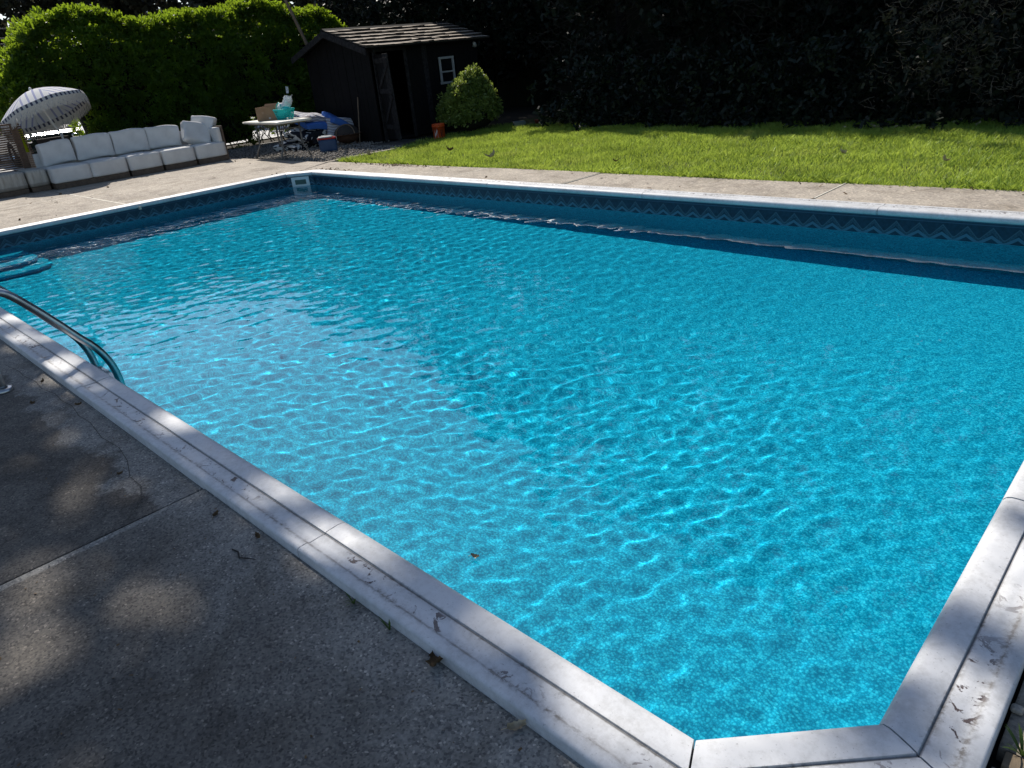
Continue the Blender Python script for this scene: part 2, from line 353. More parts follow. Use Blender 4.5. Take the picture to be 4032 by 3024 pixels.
def grassm():
    k = N('lawn grass'); ff = k.math('ADD', k.math('MULTIPLY', k.noise(1.3, 3), .5), k.math('MULTIPLY', k.noise(34, 3), .5)); big = k.noise(.75, 4, .6)
    col = k.ramp(ff, [(.36, (.10, .20, .02)), (.5, (.27, .40, .06)), (.64, (.48, .60, .11))])
    col = k.mix(k.mapr(big, .56, .72, 0, .4), col, (.42, .40, .16)); col = k.mix(k.mapr(k.noise(1.7, 3), .56, .66, 0, .6), col, (.09, .19, .03))
    d = k.pbr(col, .5, spec=.35); t = k.n('BsdfTranslucent'); k.set(t.inputs[0], k.mix(.45, col, (.66, .76, .10))); mx = k.n('MixShader'); mx.inputs[0].default_value = .42
    k.t.links.new(d, mx.inputs[1]); k.t.links.new(t.outputs[0], mx.inputs[2]); return k.done(mx.outputs[0])
MT['grass'] = grassm()
MT['weed'] = foliage('weed leaf', (.08, .14, .03), (.04, .07, .015), .3, 20)
MT['gravel'] = simple('pale gravel', (.34, .31, .27), (.15, .135, .12), 30, .9)
MT['car'] = simple('dark green car paint', (.02, .028, .027), (.015, .02, .02), 3, .15, 0, .2)
MT['chrome'] = simple('chrome trim', (.7, .7, .7), (.6, .6, .6), 4, .12, 0, 1)
MT['tyre'] = simple('tyre rubber', (.02, .02, .02), (.014, .014, .014), 20, .85)
MT['hivis'] = simple('high visibility yellow cloth', (.62, .72, .02), (.5, .6, .02), 9, .8)
MT['house'] = simple('pale grey roof shingle', (.42, .45, .5), (.34, .37, .42), 8, .8)
MT['housewall'] = simple('white siding', (.6, .6, .58), (.52, .52, .5), 4, .8)
MT['wire'] = simple('cable', (.10, .10, .105), (.07, .07, .07), 4, .6)
MT['utility'] = simple('grey utility pole', (.26, .24, .225), (.17, .155, .145), 9, .9, .004)
MT['tile_red'] = simple('terracotta', (.30, .07, .05), (.2, .05, .035), 9, .8)

# ------------------------------------------------------------------ geometry of the place (metres; z = 0 is the top of the coping)
X0, X1, Y0, Y1, CH = -11.583, -.305, 1.083, 6.658, .31
WZ, DZ = -.22, -.045
CORN = [Vector(p) for p in ((X0 + CH, Y0), (X1 - CH, Y0), (X1, Y0 + CH), (X1, Y1 - CH), (X1 - CH, Y1), (X0 + CH, Y1), (X0, Y1 - CH), (X0, Y0 + CH))]
def edge(i):
    a, b = CORN[i], CORN[(i + 1) % 8]; d = (b - a).normalized(); return a, b, d, Vector((d.y, -d.x))
def offs(i, s):   # corner i pushed outwards by s
    _, _, d0, n0 = edge((i - 1) % 8); _, _, d1, n1 = edge(i); bis = (n0 + n1).normalized(); return CORN[i] + bis * (s / bis.dot(n1))

# ground: one sheet reaching the horizon with the pool cut out
g = MB(); o_ = .10
hx0, hx1, hy0, hy1 = X0 - o_, X1 + o_, Y0 - o_, Y1 + o_; B_ = 220
for (a, b, c, d) in ((-B_, hy1, B_, B_), (-B_, -B_, B_, hy0), (-B_, hy0, hx0, hy1), (hx1, hy0, B_, hy1)):
    g.add([(a, b, -.12), (c, b, -.12), (c, d, -.12), (a, d, -.12)], [(0, 1, 2, 3)])
tag(g.build('ground', MT['soil']), kind='structure')

# ---- swimming pool shell
pool = empty('swimming_pool', (0, 0, 0), 0, 'rectangular in-ground swimming pool with cut corners and white coping', 'pool')
wm = MB(); uvs = []
S_IN = .018; run = 0
for i in range(8):
    a, b = offs(i, S_IN), offs((i + 1) % 8, S_IN); L = (b - a).length
    wm.add([(a.x, a.y, -.03), (b.x, b.y, -.03), (b.x, b.y, -1.02), (a.x, a.y, -1.02)], [(0, 1, 2, 3)])
    uvs += [(run, .03), (run + L, .03), (run + L, 1.02), (run, 1.02)]; run += L
wo = wm.build('wall_liner', MT['wall'], pool)
uvl = wo.data.uv_layers.new(name='UVMap')
for l in wo.data.loops: uvl.data[l.index].uv = uvs[l.vertex_index]
# floor: wall base at -1.02, gently dished, deeper towards the right end
nx, ny = 114, 58; xs = np.linspace(X0 - .03, X1 + .03, nx); ys = np.linspace(Y0 - .03, Y1 + .03, ny)
XX, YY = np.meshgrid(xs, ys, indexing='ij')
sm_ = lambda q: np.clip(q, 0, 1) ** 2 * (3 - 2 * np.clip(q, 0, 1))
t = sm_((XX - X0) / 2.2) * sm_((X1 - XX) / 2.6) * sm_((YY - Y0) / 2.2) * sm_((Y1 - YY) / 2.2); wx = sm_((XX - X0 - 3.0) / 5.0)
ZZ = -1.02 - t * (.04 + .30 * wx)
fi = np.arange(nx * ny).reshape(nx, ny); ff = np.stack([fi[:-1, :-1], fi[1:, :-1], fi[1:, 1:], fi[:-1, 1:]], -1).reshape(-1, 4)
fo = link('floor_liner', npmesh('floor_liner', np.stack([XX, YY, ZZ], -1).reshape(-1, 3), ff), MT['floor'], pool)
fo.data.polygons.foreach_set('use_smooth', [True] * len(fo.data.polygons))
# coping: lengths of painted bullnose with tight joints
PROF = [(.03, -.062), (.012, -.060), (.002, -.048), (.0, -.034), (.004, -.018), (.013, -.007), (.028, -.001), (.05, 0), (.08, -.001), (.0965, -.003), (.099, -.0085), (.1035, -.0085), (.107, -.0055), (.14, -.006), (.164, -.0065), (.172, -.003), (.178, -.0008), (.207, -.001), (.2135, -.004), (.216, -.011), (.216, -.055), (.06, -.062)]
JOINTS = {0: [-9.40, -6.96, -4.52, -2.08], 2: [2.555, 4.99], 4: [-2.13, -4.57, -7.0, -9.44], 6: [4.42, 2.0]}
for i in range(8):
    a, b, d, n = edge(i); L = (b - a).length
    ts = [0]
    for q in JOINTS.get(i, []):
        ts.append((q - a.x) / d.x if i in (0, 4) else (q - a.y) / d.y)
    ts.append(L); ts = sorted(ts)
    for k in range(len(ts) - 1):
        m = MB(); uv = []; jz = random.uniform(-.0015, .0015); m_ = len(PROF); rings = []
        segn = max(1, int((ts[k + 1] - ts[k]) / .35))
        for q in range(segn + 1):
            tt = ts[k] + (ts[k + 1] - ts[k]) * q / segn; ring = []
            for (s_, z_) in PROF:
                lo = (offs(i, s_) - a).dot(d); hi = (offs((i + 1) % 8, s_) - a).dot(d)
                t_ = tt
                if q == 0: t_ = lo if k == 0 else tt
                if q == segn: t_ = hi if k == len(ts) - 2 else tt
                if q == 0: t_ += .003
                if q == segn: t_ -= .003
                p = a + d * t_ + n * s_; ring.append((p.x, p.y, z_ + jz)); uv.append((t_ + i * 17.3, s_))
            rings.append(ring)
        vs = [p for r_ in rings for p in r_]
        fs = [(q * m_ + j, q * m_ + (j + 1) % m_, (q + 1) * m_ + (j + 1) % m_, (q + 1) * m_ + j) for q in range(segn) for j in range(m_)]
        fs += [tuple(range(m_)), tuple(segn * m_ + j for j in range(m_ - 1, -1, -1))]
        m.add(vs, fs); o = m.build('coping_length', MT['coping'], pool, True)
        ul = o.data.uv_layers.new(name='UVMap')
        for l in o.data.loops: ul.data[l.index].uv = uv[l.vertex_index]
        b_ = bmesh.new(); b_.from_mesh(o.data); bmesh.ops.recalc_face_normals(b_, faces=b_.faces); b_.to_mesh(o.data); b_.free()
        try: o.data.set_sharp_from_angle(angle=R(50))
        except Exception: pass
# moulded entry steps in the shallow corner
for (fx, z_) in ((-11.1, -.42), (-10.7, -.66), (-10.3, -.86)):
    m = MB(); ym = 2.2 + (fx + 11.05) * .12; n_ = 14
    poly = [(X0 - .01, Y0 - .01), (fx, Y0 - .01)] + [(fx - .28 + .28 * math.cos(q / n_ * math.pi / 2), ym - .28 + .28 * math.sin(q / n_ * math.pi / 2)) for q in range(n_ + 1)] + [(X0 - .01, ym)]
    k = len(poly); m.add([(x, y, z_) for x, y in poly] + [(x, y, -1.04) for x, y in poly], [tuple(range(k))] + [(q, k + q, k + (q + 1) % k, (q + 1) % k) for q in range(k)])
    st = m.build('step', MT['floor'], pool)
    st.cycles.is_caustics_receiver = True
# skimmer mouth on the far cut corner
a, b, d, n = edge(5); c = (a + b) / 2 + n * S_IN; ang = math.atan2(d.y, d.x)
sk = MB()
for (dx, dz, sx, sz) in ((0, .062, .30, .045), (0, -.062, .30, .045), (-.123, 0, .054, .079), (.123, 0, .054, .079)):
    sk.box((c.x + d.x * dx - n.x * .008, c.y + d.y * dx - n.y * .008, -.155 + dz), (sx, .016, sz), ang)
so = sk.build('skimmer_face', MT['plastic_white'], pool)
sk = MB().box((c.x + n.x * .0, c.y + n.y * .0, -.155), (.2, .006, .085), ang); sk.build('skimmer_flap', simple('green grey flap', (.10, .16, .14), None, 4, .5), so)

# ---- water surface: real small waves so that light focuses on the floor
sp = .021; wxs = np.arange(X0 - .014, X1 + .015, sp); wys = np.arange(Y0 - .014, Y1 + .015, sp); WX, WY = np.meshgrid(wxs, wys, indexing='ij')
H = np.zeros_like(WX); wr = np.random.default_rng(3)
main = math.atan2(.52, -.85)
for lam, amp, cnt, spread in ((.62, .0007, 9, .8), (.30, .0006, 16, .7), (.175, .00064, 30, .65), (.11, .00034, 34, .85)):
    for q in range(cnt):
        th = main + wr.normal() * spread; l_ = lam * wr.uniform(.75, 1.3); kx, ky = math.cos(th) * 2 * math.pi / l_, math.sin(th) * 2 * math.pi / l_
        H += amp * wr.uniform(.5, 1.2) / math.sqrt(cnt / 3) * np.sin(kx * WX + ky * WY + wr.uniform(0, 6.28) + .5 * np.sin(.9 * WX + 1.1 * WY + q))
qx = np.clip((-WX - 2.2) / 5.0, 0, 1); py_ = np.clip((5.6 - WY) / 2.6, 0, 1) * np.clip((-WX - .2) / 1.8, .3, 1)
patch = .82 + .16 * np.sin(WX * .9 + 1.2 * np.sin(WY * .7)) * np.sin(WY * 1.1 + .8 * np.sin(WX * .6 + 1))
env = (.16 + .84 * np.maximum(qx, py_)) * patch          # calm along the far right side, livelier to the left
H *= env * .72
wi = np.arange(WX.size).reshape(WX.shape); wf = np.stack([wi[:-1, :-1], wi[1:, :-1], wi[1:, 1:], wi[:-1, 1:]], -1).reshape(-1, 4)
cxm = (WX[:-1, :-1] + WX[1:, 1:]).ravel() / 2; cym = (WY[:-1, :-1] + WY[1:, 1:]).ravel() / 2
inside = (np.minimum(cxm - X0, X1 - cxm) + np.minimum(cym - Y0, Y1 - cym)) > CH - .05
wme = npmesh('pool_water', np.stack([WX, WY, WZ + H], -1).reshape(-1, 3), wf[inside]); wme.polygons.foreach_set('use_smooth', [True] * len(wme.polygons))
wat = link('pool_water', wme, MT['water']); tag(wat, kind='structure')
wat.cycles.is_caustics_caster = True
for o in (wo, fo, so): o.cycles.is_caustics_receiver = True

# ---- deck: slabs with real joints
deck = tag(MB().box((-20.5, -20, -.5), (.01, .01, .01)).build('pool_deck', MT['joint']), kind='structure')
bedv = MB()
for (a_, b_, c_, d_) in ((-17.4, -6, 3.2, hy0), (-17.4, hy0, hx0, 7.72), (hx0, hy1, 3.2, 7.88), (hx1, hy0, 3.2, hy1)):
    bedv.add([(a_, b_, -.105), (c_, b_, -.105), (c_, d_, -.105), (a_, d_, -.105)], [(0, 1, 2, 3)])
deck.data = bedv.mesh('pool_deck'); deck.data.materials.append(MT['joint'])
def slab(poly, z=DZ, mat='conc_far', bev=.006):
    m = MB(); k = len(poly); m.add([(x, y, -.10) for x, y in poly] + [(x, y, z) for x, y in poly], [tuple(range(k - 1, -1, -1)), tuple(range(k, 2 * k))] + [(q, (q + 1) % k, k + (q + 1) % k, k + q) for q in range(k)])
    return m.build('slab', MT[mat], deck, False, bev)
OC = .214
ao, bo, co, do = Y0 - OC, X1 + OC, Y1 + OC, X0 - OC
# near side
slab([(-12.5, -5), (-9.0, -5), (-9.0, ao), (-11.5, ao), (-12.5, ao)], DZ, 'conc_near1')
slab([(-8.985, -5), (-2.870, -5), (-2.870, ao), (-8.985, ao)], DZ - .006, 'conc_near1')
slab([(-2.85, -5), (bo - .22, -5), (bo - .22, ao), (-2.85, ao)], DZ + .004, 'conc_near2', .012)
# right side
k1 = offs(1, OC); k2 = offs(2, OC)
slab([(bo - .205, -5), (3.2, -5), (3.2, 1.472), (bo + .010, 1.472), (k2.x + .010, k2.y), (k1.x + .012, ao + .004), (bo - .205, ao + .004)], DZ - .012, 'conc_b')
slab([(bo + .010, 1.53), (3.2, 1.53), (3.2, 4.2), (bo + .010, 4.2)], DZ - .006, 'conc_b')
slab([(bo + .012, 4.215), (3.2, 4.215), (3.2, 7.86), (bo + .012, 7.86)], DZ, 'conc_far')
# far side
FJ = [-12.42, -8.18, -6.04, -2.87, bo]
k5 = offs(5, OC); k4 = offs(4, OC)
for q in range(4):
    x_a, x_b = FJ[q] + .02, FJ[q + 1] - .02
    if q == 0: slab([(do - .19, co), (k5.x, co), (x_b, co), (x_b, 7.86), (x_a, 7.78)], DZ)
    elif q == 3: slab([(x_a, co), (k4.x, co), (bo, co - .2), (x_b, 7.90), (x_a, 7.90)], DZ)
    else: slab([(x_a, co), (x_b, co), (x_b, 7.88), (x_a, 7.87)], DZ + random.uniform(-.004, .004))
for q, (xj, wdt) in enumerate(((-8.18, .016), (-6.04, .014), (-2.87, .016))):
    m = MB().box((xj + .004, 7.45 if q != 2 else 7.5, -.066), (wdt, .78, .05)); m.build('joint_filler', MT['caulk'], deck)
# sofa side
k6 = offs(6, OC); k7 = offs(7, OC)
slab([(-14.455, 3.885), (do, 3.885), (do, k6.y), (do - .02, 6.62), (do - .205, co + .02), (-12.44, 7.70), (-14.455, 7.70)], DZ)
slab([(-17.3, 3.885), (-14.475, 3.885), (-14.475, 7.70), (-17.3, 7.70)], DZ - .003)
slab([(-14.455, 0.0), (do - .5, 0.0), (do, k7.y), (do, 3.86), (-14.455, 3.86)], DZ + .002)
slab([(-17.3, 0.0), (-14.475, 0.0), (-14.475, 3.86), (-17.3, 3.86)], DZ)
MB().box((-13.2, 3.873, -.062), (3.3, .028, .04)).build('joint_filler', MT['caulk'], deck)
MB().box((-14.465, 2.6, -.063), (.024, 2.6, .04)).build('joint_filler', MT['caulk'], deck)
MB().box((-12.47, 8.55, -.075), (.10, 1.72, .07)).build('kerb_strip', MT['conc_far'], deck, False, .006)
# timber expansion strip at the near right corner
MB().box((.66, 1.501, -.072), (1.45, .046, .05)).build('timber_strip', simple('grey timber strip', (.20, .155, .105), None, 30, .9, .003), deck, False, .004)

# ---- lawn, road beyond, gravel bed
def sheet(name, poly, z, mat):
    m = MB().add([(x, y, z) for x, y in poly], [tuple(range(len(poly)))]); return tag(m.build(name, mat), kind='structure')
sheet('lawn', [(-12.42, 7.89), (40, 7.95), (40, 15), (-13.4, 15), (-13.2, 10.2), (-12.42, 9.5)], -.075, MT['lawnsoil'])
sheet('road', [(-60, -60), (-20.4, -60), (-20.4, 60), (-60, 60)], -.085, MT['road'])

# ------------------------------------------------------------------ lawn grass and gravel
def blades(name, n, pick, hmin, hmax, wd, mat, zb=-.075, lean=.5, tri=False):
    P0 = pick(n); n = len(P0); h = rng.uniform(hmin, hmax, n) * (.75 + .5 * np.sin(P0[:, 0] * 2.1 + np.sin(P0[:, 1] * 1.7) * 2) ** 2)
    th = rng.uniform(0, 6.283, n); s_ = np.stack([np.cos(th), np.sin(th), np.zeros(n)], 1); l_ = rng.normal(size=(n, 2)) * lean
    tip = np.stack([P0[:, 0] + l_[:, 0] * h, P0[:, 1] + l_[:, 1] * h, zb + h], 1); base = np.stack([P0[:, 0], P0[:, 1], np.full(n, zb)], 1)
    mid = base * .45 + tip * .55; mid[:, 2] += h * .12; w_ = wd * rng.uniform(.6, 1.4, n)[:, None]
    v = np.stack([base - s_ * w_, base + s_ * w_, mid + s_ * w_ * .8, tip, mid - s_ * w_ * .8], 1).reshape(-1, 3)
    o = link(name, npmesh(name, v, np.arange(5 * n).reshape(-1, 5)), mat); return tag(o, kind='stuff')
def lawn_pick(n):
    x = -12.4 + 15.4 * rng.random(n) ** .9; y = 7.90 + 5.2 * rng.random(n) ** 1.0
    lim = 7.905 + .035 * np.sin(x * 5.1) + .03 * np.sin(x * 13.7 + 1) + .02 * np.sin(x * 31)
    ok = (y > lim) & ((x > -12.38 - .9 * np.clip(y - 9.4, 0, 1)))
    x = x - np.where(y > 9.5, rng.random(n) * .9 * np.clip(y - 9.5, 0, 1), 0)
    return np.stack([x, y], 1)[ok]
blades('lawn_grass', 150000, lawn_pick, .045, .085, .0038, MT['grass'])
def edge_pick(n):
    x = rng.uniform(-12.3, 3, n); y = 7.88 + .10 * rng.random(n); return np.stack([x, y], 1)
blades('lawn_edge_grass', 9000, edge_pick, .05, .10, .004, MT['grass'], -.08, .7)
# clover flowers scattered in the lawn
# gravel by the table
m = MB(); nst = 5200; px = rng.uniform(-18.6, -12.55, nst); py = rng.uniform(7.78, 10.6, nst)
keep = ~((px > -14.1) & (py > 9.9)); px, py = px[keep], py[keep]
ico = np.array([(0, 0, 1), (.9, 0, .2), (.28, .85, .2), (-.72, .53, .2), (-.72, -.53, .2), (.28, -.85, .2), (0, 0, -.6)])
icf = np.array([(0, 1, 2), (0, 2, 3), (0, 3, 4), (0, 4, 5), (0, 5, 1), (6, 2, 1), (6, 3, 2), (6, 4, 3), (6, 5, 4), (6, 1, 5)])
n_ = len(px); th = rng.uniform(0, 6.28, n_); sc_ = rng.uniform(.012, .032, n_)
ca, sa = np.cos(th)[:, None], np.sin(th)[:, None]; st_ = rng.uniform(.6, 1.5, (n_, 1))
vx = (ico[:, 0] * ca * st_ - ico[:, 1] * sa) * sc_[:, None] + px[:, None]; vy = (ico[:, 0] * sa * st_ + ico[:, 1] * ca) * sc_[:, None] + py[:, None]; vz = ico[:, 2] * sc_[:, None] * .8 - .085 + rng.uniform(0, .02, (n_, 1))
gv = np.stack([vx, vy, vz], -1).reshape(-1, 3); gf = (icf[None] + 7 * np.arange(n_)[:, None, None]).reshape(-1, 3)
tag(link('gravel', npmesh('gravel', gv, gf), MT['gravel']), kind='stuff')
sheet('gravel_bed', [(-19, 7.72), (-12.53, 7.72), (-12.53, 9.5), (-13.3, 10.3), (-13.5, 11), (-19, 11)], -.095, simple('gravel bed', (.16, .145, .125), (.06, .055, .05), 26, .95, .01))

# ------------------------------------------------------------------ vegetation
def sprays(C, Nrm, size, spread=.6, flat=.45, droop=0):
    """leaf sprays at points C facing roughly Nrm"""
    n = len(C); d = unit(Nrm + rng.normal(size=(n, 3)) * spread); d[:, 2] -= droop; d = unit(d)
    a = unit(np.cross(d, rdir(n))); s_ = size * rng.uniform(.6, 1.4, (n, 1))
    return quads(C, a * s_ * flat, d * s_)
def clumps(centres, normals, rad, per, size, **kw):
    n = len(centres); k = per; c = np.repeat(centres, k, 0); nn = np.repeat(normals, k, 0); rr = np.repeat(rad, k)[:, None]
    d = unit(nn * .9 + rng.normal(size=(n * k, 3)) * .75); p = c + d * rr * rng.uniform(.55, 1.0, (n * k, 1)); return sprays(p, d, size, **kw)
def lumpy_box(name, c, d, mat, parent, amp=.12, n=8):
    m = MB().rbox(c, d, min(d) * .3, n); 
    m.v = [tuple(Vector(p) + Vector((math.sin(p[1] * 3.1 + p[2] * 2), math.sin(p[0] * 2.7 + p[2] * 3.3), math.sin(p[0] * 3 + p[1] * 2.3))) * amp) for p in m.v]
    return m.build(name, mat, parent)

def stuffp(o): o['kind'] = 'stuff'; return o
# hedge behind the sofa
HX = -19.45
def hedge_top(y): return 3.02 + .13 * np.sin(y * 1.3 + .4) + .10 * np.sin(y * 3.1) - 1.3 * np.clip((5.7 - y) / 1.3, 0, 1.2) ** 1.6 - .9 * np.clip((y - 12.2) / 1.2, 0, 1) ** 2
hedge = empty('clipped_hedge', (HX, 8.7, -.1), 0, 'tall sunlit yellow-green clipped hedge behind the sofa', 'hedge')
off = Vector((-HX, -8.7, .1))
def place(v): return v + np.array([off.x, off.y, off.z])
nC = 2600; y = rng.uniform(4.15, 13.3, nC); zt = hedge_top(y); z = zt * rng.random(nC) ** .8
keep = ~((y < 5.75) & (z < 1.25 + .35 * np.sin(y * 7))) & ~((z < .52 + .1 * np.sin(y * 9)) & (y > 9.85) & (y < 11.15)); y, z, zt = y[keep], z[keep], zt[keep]
rel = np.clip(z / zt, 0, 1); bulge = .62 * np.sqrt(np.clip(1 - (np.clip(rel - .45, 0, 1) / .55) ** 2.2, 0, 1)) * (1 - .25 * np.clip(.25 - rel, 0, 1) * 4)
side = np.where(rng.random(len(y)) < .72, 1, -1); x = HX + side * bulge + rng.normal(size=len(y)) * .07 + .10 * np.sin(y * 2.3 + z * 2)
C = np.stack([x, y, z], 1); Nn = unit(np.stack([side * (1 - rel ** 3) + .0, .15 * np.sin(y * 3), .35 + 1.3 * rel ** 4], 1))
v1, f1 = clumps(C, Nn, rng.uniform(.12, .24, len(C)), 32, .042, spread=.45, flat=.35)
yt = rng.uniform(4.2, 13.2, 900); Ct = np.stack([HX + rng.uniform(-.55, .55, 900), yt, hedge_top(yt) - .05 + rng.normal(size=900) * .06], 1)
v2, f2 = clumps(Ct, np.tile([[.1, 0, 1.]], (900, 1)), rng.uniform(.10, .24, 900), 38, .042, spread=.4, flat=.35)
NG = 20; yg = rng.uniform(9.8, 11.2, NG); zg = rng.uniform(.12, .6, NG); v3, f3 = clumps(np.stack([HX + rng.uniform(-.3, .3, NG), yg, zg], 1), rdir(NG), rng.uniform(.05, .13, NG), 12, .05, spread=.6, flat=.4)
link('foliage', npmesh('foliage', place(np.concatenate([v1, v2, v3])), np.concatenate([f1, f2 + len(v1), f3 + len(v1) + len(v2)])), MT['hedge'], hedge)
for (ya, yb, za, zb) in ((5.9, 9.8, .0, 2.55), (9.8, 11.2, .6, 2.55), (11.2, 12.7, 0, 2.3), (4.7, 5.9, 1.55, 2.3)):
    lumpy_box('inner_core', (0, (ya + yb) / 2 - 8.7, (za + zb) / 2 + .1), (.62, yb - ya + .1, zb - za), MT['core'], hedge, .05)  # opaque dark core added inside to block light through the hedge
tw = MB()
for q in range(20):
    y_ = random.uniform(9.75, 11.25); p = Vector((random.uniform(-.25, .25), y_ - 8.7, 0)); pts = [p]
    for s_ in range(4): p = p + Vector((random.uniform(-.05, .05), random.uniform(-.2, .2), .17)); pts.append(p)
    tw.tube(pts, [.014, .011, .008, .006, .004], 5)
for q in range(70):
    p = Vector((random.uniform(-.25, .25), random.uniform(9.8, 11.2) - 8.7, random.uniform(.1, .6))); tw.tube([p, p + Vector((random.uniform(-.1, .1), random.uniform(-.22, .22), random.uniform(-.12, .16)))], [.006, .003], 4)
stuffp(tw.build('bare_stems', MT['darktwig'], hedge))

def limb_path(p, d, L, n=4, wob=.18, up=.0):
    pts = [Vector(p)]; d = Vector(d).normalized()
    for q in range(n):
        d = (d + Vector((random.gauss(0, wob), random.gauss(0, wob), random.gauss(0, wob) + up))).normalized(); pts.append(pts[-1] + d * L / n)
    return pts
def stuffp(o): o['kind'] = 'stuff'; return o
def gshadow(P_):
    s = np.array(sdir); t = P_[:, 2] / s[2]; return P_[:, 0] - s[0] * t, P_[:, 1] - s[1] * t
def tree(name, label, loc, height, rad, z0, mat, shape='cone', nclump=260, per=26, leaf=.10, trunk=.16, limbs=14, group=None, twigs=0, cl=.5, flt=None, cat='tree', flat=.5, front=0, lflt=None):
    root = empty(name, loc, 0, label, cat, group)
    t = MB(); pts = limb_path((0, 0, -.05), (0, 0, 1), height * .93, 7, .04); t.tube(pts, [trunk * (1 - .88 * q / 7) for q in range(8)], 8); t.build('trunk', MT['bark'], root, True)
    lb = MB()
    for q in range(limbs):
        f = random.uniform(z0 / height, .9); a = random.uniform(0, 6.283); r_ = rad * (1 - .8 * (f - z0 / height) / max(1e-3, 1 - z0 / height)) if shape == 'cone' else rad * math.sqrt(max(.1, 1 - ((f * height - (z0 + height) / 2) / ((height - z0) / 2)) ** 2))
        k = f * 7; i0 = min(6, int(k)); p = pts[i0].lerp(pts[i0 + 1], k - i0)
        lp = limb_path(p, (math.cos(a), math.sin(a), .25), r_ * .85, 4, .15, .03); lb.tube(lp, [trunk * .4 * (1 - .85 * s_ / 4) * (1 - .5 * f) for s_ in range(5)], 5)
    stuffp(lb.build('limbs', MT['bark'], root, True))
    n = nclump; f = rng.random(n) ** .85; z = z0 + (height - z0) * f; a = rng.uniform(0, 6.283, n)
    if shape == 'cone': r_ = rad * (1 - f) ** .75 * (.55 + .45 * np.sqrt(rng.random(n))) + .08
    else:
        zz = (f - .5) * 2; r_ = rad * np.sqrt(np.clip(1 - np.abs(zz) ** 2.3, .03, 1)) * (.45 + .55 * np.sqrt(rng.random(n)))
    r_ = r_ * (1 + .18 * np.sin(a * 3 + z) + .12 * np.sin(a * 7 - z * 2))
    C = np.stack([r_ * np.cos(a), r_ * np.sin(a), z], 1)
    if flt is not None: C = C[flt(C + np.array(loc))]
    Nn = unit(np.stack([C[:, 0], C[:, 1], np.full(len(C), .35 * rad)], 1))
    v, fc = clumps(C, Nn, rng.uniform(.5, 1.0, len(C)) * cl, per, leaf, spread=.6, flat=flat)
    if lflt is not None:
        pc = v.reshape(-1, 4, 3).mean(1) + np.array(loc); kp = lflt(pc); v = v.reshape(-1, 4, 3)[kp].reshape(-1, 3); fc = np.arange(len(v)).reshape(-1, 4)
    link('crown', npmesh('crown', v, fc), mat, root)
    if twigs:
        w_ = MB()
        for q in range(twigs):
            a = random.uniform(-2.9, -.2) if front else random.uniform(0, 6.283); zz = random.uniform(.1, z0 + 1.6); rr = random.uniform(.3, rad * .95) * (.7 + .1 * zz)
            p = (rr * math.cos(a), rr * math.sin(a), zz); lp = limb_path(p, (math.cos(a), math.sin(a), random.uniform(-.5, .9)), random.uniform(.15, .6), 3, .45); w_.tube(lp, [.006, .005, .0035, .002], 3, False)
        stuffp(w_.build('bare_twigs', MT['twig'], root))
    return root

# dark trees along the far side of the lawn
FT = [(-11.0, 15.3, 12.5, 'dark cypress beside the shed roof, left end of the far row'), (-8.4, 15.4, 13.4, 'dark cypress rising behind the green tub'), (-5.9, 15.2, 13.8, 'dark cypress behind the middle of the lawn'),
      (-3.5, 15.3, 13.2, 'dark cypress behind the white leaf litter'), (-1.1, 15.2, 13.4, 'dark cypress behind the dry twigs at the upper right'), (1.4, 15.2, 13.0, 'dark cypress at the right end of the far row, out of view'), (4.0, 15.2, 13, 'dark cypress beyond the right end of the far row, out of view')]
def lawn_sun(P_):
    gx, gy = gshadow(P_); return gy > 11.2 + .25 * np.sin(gx * 1.3) + .15 * np.sin(gx * 3.7) + .75 * np.exp(-((gx + 1.9) / 1.3) ** 2)
for q, (x, y, h, lb_) in enumerate(FT):
    tree('cypress_tree', lb_, (x, y, -.08), h, 2.4, 1.0, MT['conifer'], 'ball', 620, 40, .06, .15, 16, 'dark trees along the far edge of the lawn', 420, .42, front=1, lflt=lawn_sun)
def roof_sun(P_):
    gx, gy = gshadow(P_); az_ = np.arctan2(P_[:, 0], P_[:, 1]); jag = 1 - .16 * np.abs(np.sin(az_ * 37)) - .10 * np.abs(np.sin(az_ * 83 + 1))
    return (P_[:, 2] < 13.5 * jag) & ~((gx > -14.6) & (gx < -10.8) & (gy < 12.55))
for q, (x, y, h, lb_) in enumerate([(-20.6, 16.6, 9.0, 'dark tree behind the end of the clipped hedge'), (-17.4, 17.2, 12.0, 'dark tree behind the ridge of the shed'), (-14.0, 17.2, 14.0, 'dark tree behind the right end of the shed')]):
    tree('evergreen_tree', lb_, (x, y, -.08), h, 2.7, .8, MT['conifer'], 'ball', 620, 40, .065, .2, 14, 'dark trees behind the shed', 0, .5, lflt=roof_sun)
# dead brushwood catching the sun at the right end
br = empty('dry_shrub', (-3.1, 12.6, -.08), 0, 'dim tangle of dry twigs and sparse leaves at the upper right', 'shrub'); w_ = MB()
for q in range(900):
    zz = random.uniform(.5, 2.6); a = random.uniform(-3.0, -.1); rr = random.uniform(.1, 1.0); p = (rr * math.cos(a) * 1.3, rr * math.sin(a) * .7, zz + .25 * math.sin(a * 3)); w_.tube(limb_path(p, (random.uniform(-1, 1), random.uniform(-.7, .1), random.uniform(-.3, .9)), random.uniform(.06, .26), 3, .5), [.004, .0034, .0026, .0015], 3, False)
stuffp(w_.build('bare_twigs', simple('dry twigs', (.20, .165, .125), (.05, .042, .034), 9, .9), br))
nD = 150; aD = rng.uniform(-3.1, 0, nD); CD = np.stack([np.cos(aD) * rng.uniform(.3, 1.3, nD), np.sin(aD) * rng.uniform(.3, .8, nD), rng.uniform(.6, 3.0, nD)], 1)
